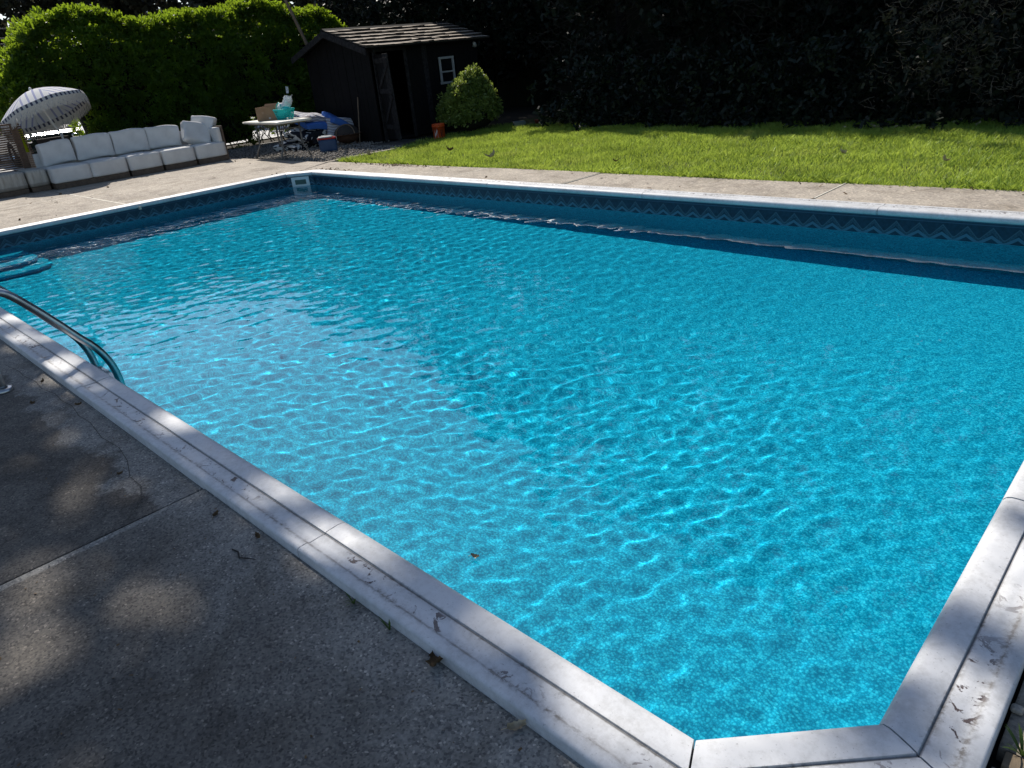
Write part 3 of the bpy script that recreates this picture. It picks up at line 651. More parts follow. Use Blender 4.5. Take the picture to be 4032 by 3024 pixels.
v, f = clumps(CD, unit(CD * np.array([1, 1, .2])), rng.uniform(.08, .2, nD), 14, .03, spread=.8, flat=.5); link('foliage', npmesh('foliage', v, f), foliage('dull dry foliage', (.055, .057, .034), (.016, .018, .012), .2, 3), br)
# low dark undergrowth at the foot of the row
nU = 900; CU = np.stack([rng.uniform(-11.2, 5, nU), 12.75 + rng.normal(size=nU) * .3, rng.random(nU) ** 1.3 * 1.3 - .05], 1); CU[:, 1] += .35 * CU[:, 2]
v, f = clumps(CU, np.tile([[0, -1., .3]], (nU, 1)), rng.uniform(.12, .28, nU), 26, .05, spread=.8, flat=.4); tag(link('undergrowth', npmesh('undergrowth', v, f), MT['conifer']), kind='stuff')
# dense thicket closing the view behind the row
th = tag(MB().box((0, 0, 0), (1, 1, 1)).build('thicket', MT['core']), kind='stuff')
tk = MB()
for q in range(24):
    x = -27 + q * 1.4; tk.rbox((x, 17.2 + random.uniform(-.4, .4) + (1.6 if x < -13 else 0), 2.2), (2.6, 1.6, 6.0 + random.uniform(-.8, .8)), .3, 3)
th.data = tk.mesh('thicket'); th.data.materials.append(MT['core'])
# street trees beyond the hedge
for q, (x, y, h, lb_) in enumerate([(-31, 3.2, 5.9, 'russet-green street tree at the upper left corner behind the wires'), (-33, 9.5, 6.6, 'street tree behind the middle of the clipped hedge'), (-33, 15.0, 7.2, 'street tree behind the right end of the clipped hedge'), (-28, 18.6, 9.2, 'street tree between the clipped hedge and the shed ridge')]):
    tree('street_tree', lb_, (x, y, -.08), h, 3.6, .9, MT['bgtree'], 'ball', 520, 34, .12, .2, 12, 'trees across the street', 0, .6, lflt=roof_sun)

# tall shade tree unseen left of the view: leaves cut to place chosen sun spots
SPOTS = [(-3.27, .46, .14, .09), (-2.33, .45, .13, .10), (-4.04, .64, .12, .07), (-2.62, .36, .10, .06), (-2.98, .18, .10, .07), (-2.66, .15, .16, .06), (-2.83, .35, .06, .05), (-5.09, .84, .14, .05), (-4.75, .83, .12, .05), (-2.45, .05, .16, .09),
         (-2.5, 1.03, .22, .09), (-2.03, 1.0, .16, .13), (-5.07, 1.0, .2, .07), (-4.62, .97, .14, .08), (-5.97, .94, .22, .12), (-4.41, .98, .09, .06), (-3.6, 1.02, .16, .06), (-1.22, 1.05, .14, .06), (-1.0, 1.02, .14, .07), (-.74, 1.03, .11, .09), (-.80, .90, .12, .05), (-3.0, .98, .08, .05), (-1.75, 1.05, .10, .05), (-6.6, 1.0, .2, .15), (-7.4, .9, .3, .2), (-5.5, .3, .3, .12), (-6.5, .5, .3, .2), (-1.6, .3, .08, .05), (-1.1, .62, .06, .05)]
DARK = [(-.25, 1.84, .16, .07), (-.10, 1.74, .13, .07), (-.25, 1.54, .14, .05), (-.28, 1.38, .16, .07), (-.50, 1.12, .12, .14), (-.36, 1.24, .10, .08), (-.1, 2.35, .2, .05)]
def shade_leaf(P_):
    gx, gy = gshadow(P_); gx = gx + .05 * np.sin(gy * 31 + gx * 11); gy = gy + .03 * np.sin(gx * 27 + gy * 9)
    keep = (gy < 1.13 + .06 * np.sin(gx * 2.3) + .05 * np.sin(gx * 6.1 + 1)) & (gx < -.62 + .25 * (gy < .6))
    for (x, y, a, b) in SPOTS: keep &= ((gx - x) / (a + .04)) ** 2 + ((gy - y) / (b + .04)) ** 2 > 1
    dk = np.zeros(len(gx), bool)
    for (x, y, a, b) in DARK: dk |= ((gx - x) / a) ** 2 + ((gy - y) / b) ** 2 < 1
    return keep | dk
tree('oak_tree', 'tall unseen oak left of the pool, crown cut to shape the deck shade', (-15.7, 1.5, -.1), 15.5, 6.2, 7.5, MT['shade'], 'ball', 1900, 34, .11, .28, 22, None, 0, .45, lflt=shade_leaf)

# boxwood by the shed window
bush = empty('round_shrub', (-12.95, 12.05, -.08), 0, 'round leafy shrub with a sunlit top below the shed window', 'shrub')
nB = 520; d = rdir(nB); d[:, 2] = np.abs(d[:, 2]) * 1.0 - .12; rr = 1 + .10 * np.sin(d[:, 0] * 5) + .08 * np.sin(d[:, 1] * 7)
C = d * np.array([.60, .70, .84]) * rr[:, None] * rng.uniform(.8, 1, (nB, 1)); C[:, 2] += .38
C[:, 2] += .18 * np.exp(-((C[:, 0]) ** 2 + (C[:, 1] - .05) ** 2) / .12) * (C[:, 2] > .7)
v, f = clumps(C, unit(d + np.array([0, 0, .5])), rng.uniform(.06, .17, nB), 36, .026, spread=.6, flat=.5)
link('foliage', npmesh('foliage', v, f), MT['bush'], bush)
b_ = MB()
for q in range(16):
    a = random.uniform(0, 6.28); b_.tube(limb_path((0, 0, 0), (math.cos(a) * .8, math.sin(a) * .8, 1), .9, 4, .2), [.018, .014, .01, .007, .004], 5)
stuffp(b_.build('stems', MT['darktwig'], bush))
b_ = MB().rbox((0, 0, .38), (.8, .95, .62), .28, 6); b_.build('inner_core', MT['core'], bush)

# ------------------------------------------------------------------ pool ladder
lad = empty('pool_ladder', (-5.29, .9, 0), 0, 'stainless steel pool ladder arching over the near coping', 'ladder')
def rail(x):
    P_ = [(.61, DZ), (.60, .18), (.60, .36), (.615, .455), (.66, .515), (.735, .535), (.81, .505), (.90, .40), (1.0, .265), (1.09, .135), (1.15, .055), (1.195, -.03), (1.225, -.13), (1.235, -.26), (1.235, -.6), (1.235, -.98)]
    # smooth
    P_ = [Vector((x + 5.29, y - .9, z)) for y, z in P_]; Q = []
    for i in range(len(P_) - 1):
        p0, p1, p2, p3 = P_[max(0, i - 1)], P_[i], P_[i + 1], P_[min(len(P_) - 1, i + 2)]
        for s_ in range(4):
            t = s_ / 4; Q.append(.5 * ((2 * p1) + (p2 - p0) * t + (2 * p0 - 5 * p1 + 4 * p2 - p3) * t * t + (3 * p1 - p0 - 3 * p2 + p3) * t ** 3))
    return Q + [P_[-1]]
for x in (-5.05, -5.53):
    rl = MB().tube(rail(x), .024, 14).build('rail', MT['steel'], lad, True)
    MB().lathe([(.026, .018), (.040, .018), (.050, .012), (.053, .002), (.053, -.004)], 20, (x + 5.29, -.29, DZ)).build('anchor_cover', MT['steel'], rl, True)
for z in (-.30, -.55, -.80):
    MB().rbox((0, 1.225 - .9, z), (.48, .085, .03), .012, 4).build('tread', MT['plastic_white'], lad)

# ------------------------------------------------------------------ sofa
SX = -16.0
def sofa_unit(y0, y1, label, two=False, right_end=False):
    root = empty('sofa_module', (SX - .43, (y0 + y1) / 2, DZ), 0, label, 'sofa', 'modules of the long outdoor sofa'); W_ = y1 - y0
    MB().box((0, 0, .05), (.84, W_ - .03, .10)).build('plinth', MT['plinth'], root, False, .006)
    n = 2 if two else 1
    for q in range(n):
        wq = (W_ - .02) / n; yc = -W_ / 2 + .01 + wq * (q + .5)
        MB().rbox((0, yc, .10 + .145), (.87, wq - .004, .285), .022, 10, puff=.016).build('seat', MT['fabric'], root, True)
    MB().rbox((-.47, 0, .36), (.09, W_ - .02, .56 if not right_end else .62), .03, 5).build('backrest', MT['fabric'], root, True)
    if right_end:
        MB().rbox((-.03, W_ / 2 - .075, .52), (.86, .10, .34), .03, 6).build('arm_pad', MT['fabric'], root, True)
        MB().box((-.03, W_ / 2 - .005, .36), (.93, .03, .70)).build('arm_panel', MT['plinth'], root, False, .005)
    return root
sofa_unit(3.99, 5.38, 'wide double white sofa module at the left of the sofa row', True)
sofa_unit(5.40, 6.07, 'white sofa module next to the wide double module')
sofa_unit(6.09, 6.79, 'white sofa module left of the armed end module')
sofa_unit(6.81, 7.50, 'white sofa end module with wooden arm panel', False, True)
def pillow(name, c, dims, rot, mat, label, cat='cushion', group=None, dent=.012):
    m = MB().rbox((0, 0, 0), dims, min(dims) * .17, 16, puff=min(dims) * .07, dent=dent); o = m.build(name, MT[mat], None, True)
    # pinch the corners
    h = [d_ / 2 for d_ in dims]; ax = dims.index(min(dims))
    for v in o.data.vertices:
        a_, b_ = [i for i in range(3) if i != ax]; e = (abs(v.co[a_]) / h[a_]) ** 3 * (abs(v.co[b_]) / h[b_]) ** 3
        v.co[ax] *= 1 - .35 * e; v.co[a_] *= 1 + .06 * e; v.co[b_] *= 1 + .08 * e
    o.location = c; o.rotation_euler = rot; return tag(o, label, cat, group)
G1 = 'loose white back cushions on the sofa'
for (y_, h_, w_, rx, rz, lb_) in ((4.36, .40, .58, .02, .06, 'white back cushion nearest the slatted chair'), (5.05, .43, .68, -.02, -.03, 'white back cushion second from the slatted chair'),
                              (5.76, .43, .68, -.03, -.02, 'white back cushion third from the slatted chair'), (6.46, .41, .68, -.07, -.05, 'white back cushion fourth from the slatted chair')):
    pillow('back_cushion', (SX - .66, y_, .37 + h_ / 2 - .0), (.20, w_, h_), (rx, R(-13), rz), 'fabric', lb_, 'cushion', G1)
pillow('back_cushion', (SX - .45, 7.10, .56), (.20, .56, .44), (R(-22), R(-28), R(10)), 'fabric', 'white cushion slumped at an angle against the sofa arm', 'cushion', G1)
pillow('back_cushion', (SX - .62, 7.36, .66), (.20, .52, .42), (R(-12), R(-20), R(-50)), 'fabric', 'white cushion propped up behind the slumped one at the sofa arm', 'cushion', G1)
# ottomans
for (y0, y1, lb_) in ((3.02, 3.60, 'stained beige ottoman at the left edge of the view'), (3.63, 3.97, 'stained beige ottoman beside the double sofa module')):
    root = empty('ottoman', (-16.2 - .35, (y0 + y1) / 2, DZ), 0, lb_, 'ottoman', 'stained ottomans'); W_ = y1 - y0
    MB().box((0, 0, .045), (.66, W_ - .02, .09)).build('plinth', MT['plinth'], root, False, .005)
    MB().rbox((0, 0, .245), (.70, W_, .31), .03, 6, puff=.012).build('seat', MT['stained'], root, True)
# slatted wooden chair behind the ottomans
ch = empty('slatted_armchair', (-17.05, 3.45, DZ), 0, 'slatted teak armchair seen from behind the ottomans', 'chair')
slat_f = MB().box((0, 0, 0), (.026, 1.12, .024)).mesh('slat', False, .003); slat_f.materials.append(MT['teak'])
slat_s = MB().box((0, 0, 0), (.62, .026, .024)).mesh('slat', False, .003); slat_s.materials.append(MT['teak'])
for q in range(21):
    z = .34 + q * .0405
    inst('slat', slat_f, ch, (.10, -.06 - .055 * (q - 20) / 20 * -1, z)); inst('slat', slat_s, ch, (-.20, .54 + .10 - .11 * q / 20, z))
MB().box((.09, -.06, 1.21), (.05, 1.16, .03)).build('top_rail', MT['teak'], ch, False, .004)
MB().box((-.2, .50, 1.19), (.6, .05, .03)).build('side_rail', MT['teak'], ch, False, .004)
for (x, y) in ((.08, .40), (.08, -.5), (-.48, .5), (-.5, -.5)): MB().box((x, y + .02, .6), (.045, .12 if x > 0 else .05, 1.2)).build('leg', MT['teak'], ch, False, .004)
MB().box((-.22, 0, .33), (.6, 1.0, .05)).build('seat', MT['teak'], ch, False, .004)
# a high visibility vest hanging inside it
v_ = MB()
for q in range(9):
    z0_, z1_ = 1.12 - q * .05, 1.12 - (q + 1) * .05; x0_, x1_ = .012 * math.sin(q * 1.3), .012 * math.sin((q + 1) * 1.3)
    v_.hexa([(x1_, -.07, z1_), (x1_ + .01, -.07, z1_), (x1_ + .01, .07, z1_), (x1_, .07, z1_), (x0_, -.065, z0_), (x0_ + .01, -.065, z0_), (x0_ + .01, .065, z0_), (x0_, .065, z0_)])
o = v_.build('yellow_vest', MT['hivis']); o.location = (-17.15, 3.97, DZ); tag(o, 'bright yellow cloth hanging behind the chair slats', 'cloth')

# ------------------------------------------------------------------ beach umbrella
um = empty('beach_umbrella', (-17.35, 4.78, DZ), 0, 'blue and white striped umbrella with fringe tilted behind the sofa', 'umbrella')
UC = Vector((.02, -.20, 1.38)); T = Matrix.Rotation(R(-19), 3, 'Y') @ Matrix.Rotation(R(11), 3, 'X')
def stripes():
    k = N('blue white stripe canvas'); uv = k.sep(k.tc.outputs['UV']); f = k.math('FRACT', k.math('MULTIPLY', uv[0], 5.0))
    col = k.ramp(f, [(0, (.74, .74, .74)), (.70, (.74, .74, .74)), (.71, (.36, .38, .56)), (.99, (.36, .38, .56))], 'CONSTANT')
    d = k.pbr(col, .9, spec=.1); t = k.n('BsdfTranslucent'); k.set(t.inputs[0], col); mx = k.n('MixShader'); mx.inputs[0].default_value = .2
    k.t.links.new(d, mx.inputs[1]); k.t.links.new(t.outputs[0], mx.inputs[2]); return k.done(mx.outputs[0])
def checks():
    k = N('checked valance canvas'); uv = k.sep(k.tc.outputs['UV']); f = k.math('FRACT', k.math('MULTIPLY', uv[0], 7.0))
    col = k.ramp(f, [(0, (.55, .54, .52)), (.5, (.55, .54, .52)), (.56, (.07, .075, .12)), (.99, (.07, .075, .12))], 'CONSTANT'); return k.done(k.pbr(col, .9, spec=.1))
MT['stripes'] = stripes(); MT['checks'] = checks()
MT['fringe'] = simple('cream cotton fringe', (.66, .63, .58), (.5, .48, .44), 40, .95)
RU = .86
def upt(a, r): 
    sag = .045 * (1 - abs(((a / (math.pi / 4)) % 1) - .5) * 2) * r / RU
    return UC + T @ Vector((r * math.cos(a) * (1 - sag), r * math.sin(a) * (1 - sag), .40 * (1 - (r / RU) ** 1.7)))
for p in range(8):
    m = MB(); nr, na = 8, 8; vs = []; uv = []
    for i in range(nr + 1):
        for j in range(na + 1): vs.append(upt((p + j / na) * math.pi / 4, .02 + (RU - .02) * i / nr)); uv.append((.5 + (j / na - .5) * (i / nr), i / nr))
    fs = [(i * (na + 1) + j, (i + 1) * (na + 1) + j, (i + 1) * (na + 1) + j + 1, i * (na + 1) + j + 1) for i in range(nr) for j in range(na)]
    m.add(vs, fs); o = m.build('canopy_panel', MT['stripes'], um, True); ul = o.data.uv_layers.new(name='UVMap')
    for l in o.data.loops: ul.data[l.index].uv = uv[l.vertex_index]
    m = MB(); vs = []; uv = []
    for j in range(na + 1):
        q = upt((p + j / na) * math.pi / 4, RU); n_ = (T @ Vector((math.cos((p + j / na) * math.pi / 4), math.sin((p + j / na) * math.pi / 4), 0)))
        vs += [q + n_ * .004, q + n_ * .012 - T @ Vector((0, 0, .07))]; uv += [(j / na, 0), (j / na, 1)]
    m.add(vs, [(2 * j, 2 * j + 1, 2 * j + 3, 2 * j + 2) for j in range(na)]); vo = m.build('valance', MT['checks'], um); ul = vo.data.uv_layers.new(name='UVMap')
    for l in vo.data.loops: ul.data[l.index].uv = uv[l.vertex_index]
    fr = MB()
    for j in range(110):
        a = (p + (j + random.random()) / 110) * math.pi / 4; q = upt(a, RU) + T @ Vector((math.cos(a), math.sin(a), 0)) * .012 - T @ Vector((0, 0, .068)); w_ = T @ Vector((-math.sin(a), math.cos(a), 0)) * .006
        e = q + Vector((random.gauss(0, .008), random.gauss(0, .008), -.16 * random.uniform(.75, 1.15))); fr.add([q - w_, q + w_, e + w_ * .6, e - w_ * .6], [(0, 1, 2, 3)])
    stuffp(fr.build('fringe', MT['fringe'], vo))
    rb = MB().tube([UC + T @ Vector((0, 0, .37)), *[upt(p * math.pi / 4, RU * s_) - T @ Vector((0, 0, .015)) for s_ in (.3, .6, .98)]], .006, 6); rb.build('rib', MT['plastic_white'], um)
apex = UC + T @ Vector((0, 0, .42))
MB().tube([(0, 0, -.0), (0, -.03, .9), UC + T @ Vector((0, 0, -.25)), apex], .021, 10).build('pole', MT['plastic_white'], um, True)
MB().rbox((0.0, -.03, .90), (.05, .05, .09), .02, 4).build('tilt_joint', MT['plastic_white'], um)
MB().lathe([(0, .06), (.022, .045), (.028, .02), (.02, 0)], 12, apex).build('finial', MT['plastic_white'], um)
MB().lathe([(0, .10), (.03, .10), (.035, .06), (.22, .045), (.24, 0)], 20, (0, 0, 0)).build('base', MT['table_leg'], um)

# ------------------------------------------------------------------ folding table and what is on it
TA = math.atan2(.40, -2.0)    # long axis
tb = empty('folding_table', (-14.7, 8.1, -.085), 0, 'white folding table standing on the gravel beside the sofa', 'table')
c0 = Vector((-14.7, 8.1, 0))
crn = [Vector((-15.83, 7.86)), Vector((-13.89, 7.75)), Vector((-14.5, 8.83)), Vector((-16.35, 9.0))]
# tabletop as a rounded plank
ctr = sum(crn, Vector((0, 0))) / 4
ld = Vector((math.cos(R(177)), math.sin(R(177)))); sd = Vector((-ld.y, ld.x))
TL, TW = 1.83, .76; TC = Vector((-14.7, 8.1)); TR = R(-6)
def tp(x, y, z): 
    q = Matrix.Rotation(TR, 2) @ Vector((x, y)); return (TC.x - c0.x + q.x, TC.y - c0.y + q.y, z)
m = MB().rbox((*tp(0, 0, .755)[:2], .758), (TL, TW, .05), .018, 12, rot=Matrix.Rotation(TR, 3, 'Z')); m.build('tabletop', MT['table_top'], tb, True)
MB().box((*tp(0, 0, 0)[:2], .722), (TL - .3, TW - .14, .026), TR).build('under_frame', MT['table_leg'], tb)
for sx in (-1, 1):
    for sy in (-1, 1):
        x0_, y0_ = sx * .60, sy * .22
        MB().tube([tp(x0_, y0_, .72), tp(x0_ + .0 * sx, y0_, .38), tp(x0_ + sx * .01, y0_ + sy * .01, .26), tp(x0_ + sx * .03, y0_ + sy * .07, .16), tp(x0_ + sx * .05, y0_ + sy * .12, .0)], .019, 8).build('leg', MT['table_leg'], tb, True)
    for z_ in (.30, .62): MB().tube([tp(sx * .605, -.22, z_), tp(sx * .605, .22, z_)], .012, 6).build('cross_bar', MT['table_leg'], tb)
    MB().tube([tp(sx * .60, 0, .45), tp(sx * .25, 0, .715)], .011, 6).build('brace', MT['table_leg'], tb)
TT = -.085 + .7805
# cardboard box, open top
bxp = tp(-.14, -.02, 0); bx = empty('cardboard_box', (c0.x + bxp[0] + .0, c0.y + bxp[1], TT), R(30), 'open brown cardboard box on the folding table', 'box')
bw, bd, bh, th_ = .46, .36, .27, .006
for nm, c, d in (('side_panel', (0, -bd / 2, bh / 2), (bw, th_, bh)), ('side_panel', (0, bd / 2, bh / 2), (bw, th_, bh)), ('end_panel', (-bw / 2, 0, bh / 2), (th_, bd - th_, bh)), ('end_panel', (bw / 2, 0, bh / 2), (th_, bd - th_, bh)), ('bottom', (0, 0, .004), (bw - .01, bd - .01, .008))):
    MB().box(c, d).build(nm, MT['card'], bx)
MB().box((0, bd / 2 + .02, bh + .02), (bw, .006, .06), 0, 0, R(-45)).build('flap', MT['card_in'], bx)
MB().box((-bw / 2 + .02, 0, bh - .06), (.006, bd - .02, .12), 0, R(20)).build('flap', MT['card_in'], bx)
for (x, z, w_, h_) in ((-.07, .16, .05, .045), (.07, .05, .045, .03)): MB().box((x, -bd / 2 - .0045, z), (w_, .002, h_)).build('paper_label', MT['print_white'] if z < .1 else simple('tan label', (.40, .27, .17), None, 8, .8), bx)
# turquoise basket
bp = tp(.27, .10, 0); ba = empty('plastic_basket', (c0.x + bp[0], c0.y + bp[1], TT), R(6), 'turquoise perforated plastic basket beside the cardboard box', 'basket')
m = MB(); nz, na = 5, 26
def bpt(a, z): 
    r = (.14 + .055 * z / .2); c_, s_ = math.cos(a), math.sin(a); e = 4.0; k = 1 / ((abs(c_) ** e + abs(s_ * 1.15) ** e) ** (1 / e)); return (r * k * c_, r * k * s_, z)
for j in range(na): m.tube([bpt(2 * math.pi * j / na, z) for z in (0, .05, .1, .15, .2)], .0065, 5)
for z in (.0, .045, .09, .135): m.tube([bpt(2 * math.pi * j / 40, z) for j in range(41)], .006, 5, False)
stuffp(m.build('lattice', MT['teal'], ba))
m = MB(); m.tube([bpt(2 * math.pi * j / 40, .195) for j in range(41)], .016, 6, False); m.build('rim', MT['teal'], ba, True)
MB().add([bpt(2 * math.pi * j / 24, .006) for j in range(24)], [tuple(range(24))]).build('bottom', MT['teal'], ba)
for s_ in (-1, 1):
    MB().tube([(-.09, s_ * .12, .2), (-.07, s_ * .10, .29), (0, s_ * .09, .33), (.07, s_ * .10, .29), (.09, s_ * .12, .2)], .009, 6).build('handle', MT['teal'], ba, True)
o = MB().rbox((0, 0, 0), (.24, .22, .17), .06, 8, puff=.03, dent=.014).build('folded_towel', MT['tealbag'], None, True); o.location = (c0.x + bp[0] - .01, c0.y + bp[1], TT + .135); tag(o, 'bright turquoise towel heaped inside the basket', 'towel')
o = MB().rbox((0, 0, 0), (.13, .13, .10), .045, 6, puff=.02, dent=.012).build('white_cloth', MT['white'], None, True); o.location = (c0.x + bp[0] - .03, c0.y + bp[1] - .03, TT + .25); tag(o, 'crumpled white cloth on top of the towel in the basket', 'cloth')
# clear bag sticking up
m = MB(); n_, k_ = 10, 14; vs = []
for i in range(n_ + 1):
    t = i / n_; rr = .030 + .065 * math.sin(min(1, t * 1.25) * math.pi * .62); cx, cy, cz = .05 * t, .05 * t, .27 * t
    for j in range(k_): a = 2 * math.pi * j / k_; q = rr * (1 + .3 * math.sin(a * 4 + i * .8)); vs.append((cx + q * math.cos(a) * .8, cy + q * math.sin(a) * 1.0, cz + .02 * math.sin(a * 3 + i)))
m.add(vs, [(i * k_ + j, i * k_ + (j + 1) % k_, (i + 1) * k_ + (j + 1) % k_, (i + 1) * k_ + j) for i in range(n_) for j in range(k_)])
m.add([(.06, .03, .32), (.10, .06, .32), (.06, .10, .44), (.02, .06, .45)], [(0, 1, 2, 3)])
o = m.build('plastic_bag', MT['bag'], None, True); o.location = (c0.x + bp[0] + .03, c0.y + bp[1] + .06, TT + .17); tag(o, 'clear plastic bag standing up out of the basket', 'bag')

# ------------------------------------------------------------------ pile of cushions, cooler, fire bowl
G2 = 'outdoor cushions piled behind the table'
def cpile(c, dims, rot, mat, label): return pillow('seat_cushion', c, dims, rot, mat, label, 'cushion', G2, .012)
cpile((-16.1, 9.45, .02), (.75, 1.15, .20), (R(6), R(4), R(12)), 'leafy', 'black and white leaf print cushion at the bottom left of the pile')
cpile((-15.7, 9.85, .10), (.7, .9, .17), (R(-4), R(8), R(-10)), 'black_cloth', 'black cushion in the middle of the pile')
cpile((-15.85, 9.55, .27), (.7, .95, .15), (R(8), R(10), R(8)), 'leafy', 'black and white leaf print cushion higher in the pile')
cpile((-15.8, 9.75, .43), (.72, .85, .14), (R(-6), R(12), R(-6)), 'blue', 'plain blue cushion under the striped ones')
cpile((-15.95, 9.65, .58), (.75, .9, .13), (R(-8), R(10), R(5)), 'wavy', 'wave striped cushion on top of the pile')
cpile((-15.5, 10.15, .42), (.62, .55, .14), (R(-26), R(14), R(-12)), 'blue', 'bright blue cushion sloping off the right of the pile')
cpile((-15.30, 10.02, .20), (.16, .62, .62), (R(-10), R(-28), R(-16)), 'wavy', 'wave striped cushion leaning against the right of the pile')
cl = empty('picnic_cooler', (-14.35, 9.02, -.085), R(-38), 'small blue picnic cooler with white and red lid on the gravel', 'cooler')
MB().rbox((0, 0, .14), (.24, .38, .26), .02, 5).build('body', MT['cooler'], cl, True)
MB().rbox((0, 0, .285), (.255, .395, .035), .012, 4).build('lid_rim', MT['red'], cl, True)
MB().rbox((0, -.03, .315), (.21, .30, .03), .012, 4).build('lid', MT['plastic_white'], cl, True)
MB().tube([(0, -.2, .24), (.03, -.205, .30), (.06, -.1, .345), (.06, .1, .345), (.03, .205, .30), (0, .2, .24)], .010, 6).build('handle', MT['plastic_white'], cl, True)
fp = empty('fire_bowl', (-15.05, 10.02, -.085), 0, 'rusty iron fire bowl with mesh dome in front of the shed', 'fire pit')
MB().lathe([(0, .04), (.12, .045), (.22, .09), (.29, .17), (.31, .23), (.35, .235), (.35, .245), (.30, .245), (.28, .18), (.2, .10), (0, .06)], 28).build('bowl', MT['rust'], fp, True)
MB().lathe([(.30, .25), (.27, .33), (.20, .395), (.10, .43), (0, .44)], 24).build('mesh_dome', MT['wiremesh'], fp, True)
for a in (0, math.pi / 2):
    m = MB().tube([(.305 * math.cos(t) * math.cos(a), .305 * math.cos(t) * math.sin(a), .25 + .20 * math.sin(t)) for t in [math.pi * q / 14 for q in range(15)]], .010, 6); m.build('dome_band', MT['polewood'], fp)
for q in range(3):
    a = q * 2.094 + .4; MB().tube([(.2 * math.cos(a), .2 * math.sin(a), .10), (.27 * math.cos(a), .27 * math.sin(a), .0)], .012, 6).build('leg', MT['rust'], fp)

# ------------------------------------------------------------------ shed
SW = -14.15
sh = empty('garden_shed', (SW, 10.35, -.1), 0, 'old dark wooden garden shed with shingled roof and open door', 'shed')
def sp_(x, y, z): return (x - SW, y - 10.35, z + .1)
ya, yb, xb, ez, rx_, rz_ = 10.36, 13.62, -16.75, 1.90, -15.45, 2.34
bt = []
def board(name, x0, x1, y0, y1, z0, z1, mat, parent=None): return MB().hexa([sp_(x0, y0, z0), sp_(x1, y0, z0), sp_(x1, y1, z0), sp_(x0, y1, z0), sp_(x0, y0, z1), sp_(x1, y0, z1), sp_(x1, y1, z1), sp_(x0, y1, z1)]).build(name, MT[mat], parent or sh, False, .004)
# front wall boards (vertical), leaving door and window open
DY0, DY1, DZT, WY0, WY1, WZ0, WZ1 = 10.50, 11.27, 1.80, 12.34, 12.76, 1.0, 1.55
y = ya; bw_ = .1475
while y < yb - .01:
    y2 = min(y + bw_, yb); dx = random.uniform(-.006, .006); mt = 'shed_grey' if 11.45 < y < 12.0 and random.random() < .6 else 'shed_wood'
    if y2 > DY0 and y < DY1:
        if y2 <= DY0 + .001 or y >= DY1 - .001: pass
        board('board', SW - .03 + dx, SW + dx, y + .003, y2 - .003, DZT, ez, 'shed_wood')
    elif y2 > WY0 + .02 and y < WY1 - .02:
        board('board', SW - .03 + dx, SW + dx, y + .003, y2 - .003, -.08, WZ0, mt); board('board', SW - .03 + dx, SW + dx, y + .003, y2 - .003, WZ1, ez, mt)
    else: board('board', SW - .03 + dx, SW + dx, y + .003, y2 - .003, -.08 + random.uniform(0, .03), ez, mt)
    y = y2
# gable boards
x = xb
while x < SW - .04:
    x2 = min(x + .16, SW - .033); zt = lambda q: ez + (rz_ - ez) * (1 - abs(q - rx_) / (SW - rx_))
    za_, zb_ = zt(x) - .03, zt(x2) - .03; dy = random.uniform(-.005, .005)
    for (y0, y1) in ((ya + dy, ya + .03 + dy), (yb - .03 + dy, yb + dy)):
        MB().hexa([sp_(x + .003, y0, -.08), sp_(x2 - .003, y0, -.08), sp_(x2 - .003, y1, -.08), sp_(x + .003, y1, -.08), sp_(x + .003, y0, za_), sp_(x2 - .003, y0, zb_), sp_(x2 - .003, y1, zb_), sp_(x + .003, y1, za_)]).build('board', MT['shed_wood'], sh, False, .003)
    x = x2
board('back_wall', xb - .03, xb, ya + .03, yb - .03, -.08, ez, 'shed_wood'); board('shed_floor', xb, SW - .04, ya + .04, yb - .04, -.09, -.03, 'shed_wood')
for (y0, y1, z0, z1) in ((DY0 - .09, DY0, -.08, DZT + .0), (DY1, DY1 + .09, -.08, DZT), (DY0 - .09, DY1 + .09, DZT + .002, DZT + .09)): board('door_frame', SW + .008, SW + .035, y0, y1, z0, z1, 'shed_grey')
# door leaf, ajar
dr = empty('door', (0, 0, 0)); dr.parent = sh; hy = DY0 + .01; dr.location = sp_(SW + .04, hy, 0); dr.rotation_euler = (0, R(1.5), R(-106))
for q in range(5): MB().box((0, .075 + q * .148, .87), (.022, .143, 1.76)).build('plank', MT['shed_grey'] if q in (3, 4) else MT['shed_wood'], dr, False, .003)
for (z, r_) in ((.25, 0), (1.0, 0), (1.62, 0)): MB().box((.022, .37, z), (.02, .72, .10)).build('batten', MT['shed_grey'], dr, False, .003)
for (z, r_) in ((.62, R(42)), (1.31, R(36))): MB().box((.022, .37, z), (.018, .85, .09), 0, 0, r_).build('brace', MT['shed_grey'], dr, False, .003)
# window
wn = empty('window', (0, 0, 0)); wn.parent = sh; wn.location = sp_(SW, (WY0 + WY1) / 2, (WZ0 + WZ1) / 2); ww, wh = (WY1 - WY0), (WZ1 - WZ0)
for (y, z, dy, dz) in ((0, wh / 2, ww + .06, .05), (0, -wh / 2, ww + .08, .05), (-ww / 2, 0, .045, wh - .05), (ww / 2, 0, .045, wh - .05), (0, -.03, ww - .05, .035)): MB().box((.012, y, z), (.04, dy, dz)).build('frame', MT['white_wood'], wn, False, .003)
for (z, dz) in ((wh / 4 - .01, wh / 2 - .06), (-wh / 4 - .02, wh / 2 - .06)): MB().box((-.008, 0, z), (.006, ww - .045, dz)).build('pane', MT['dark_glass'], wn)
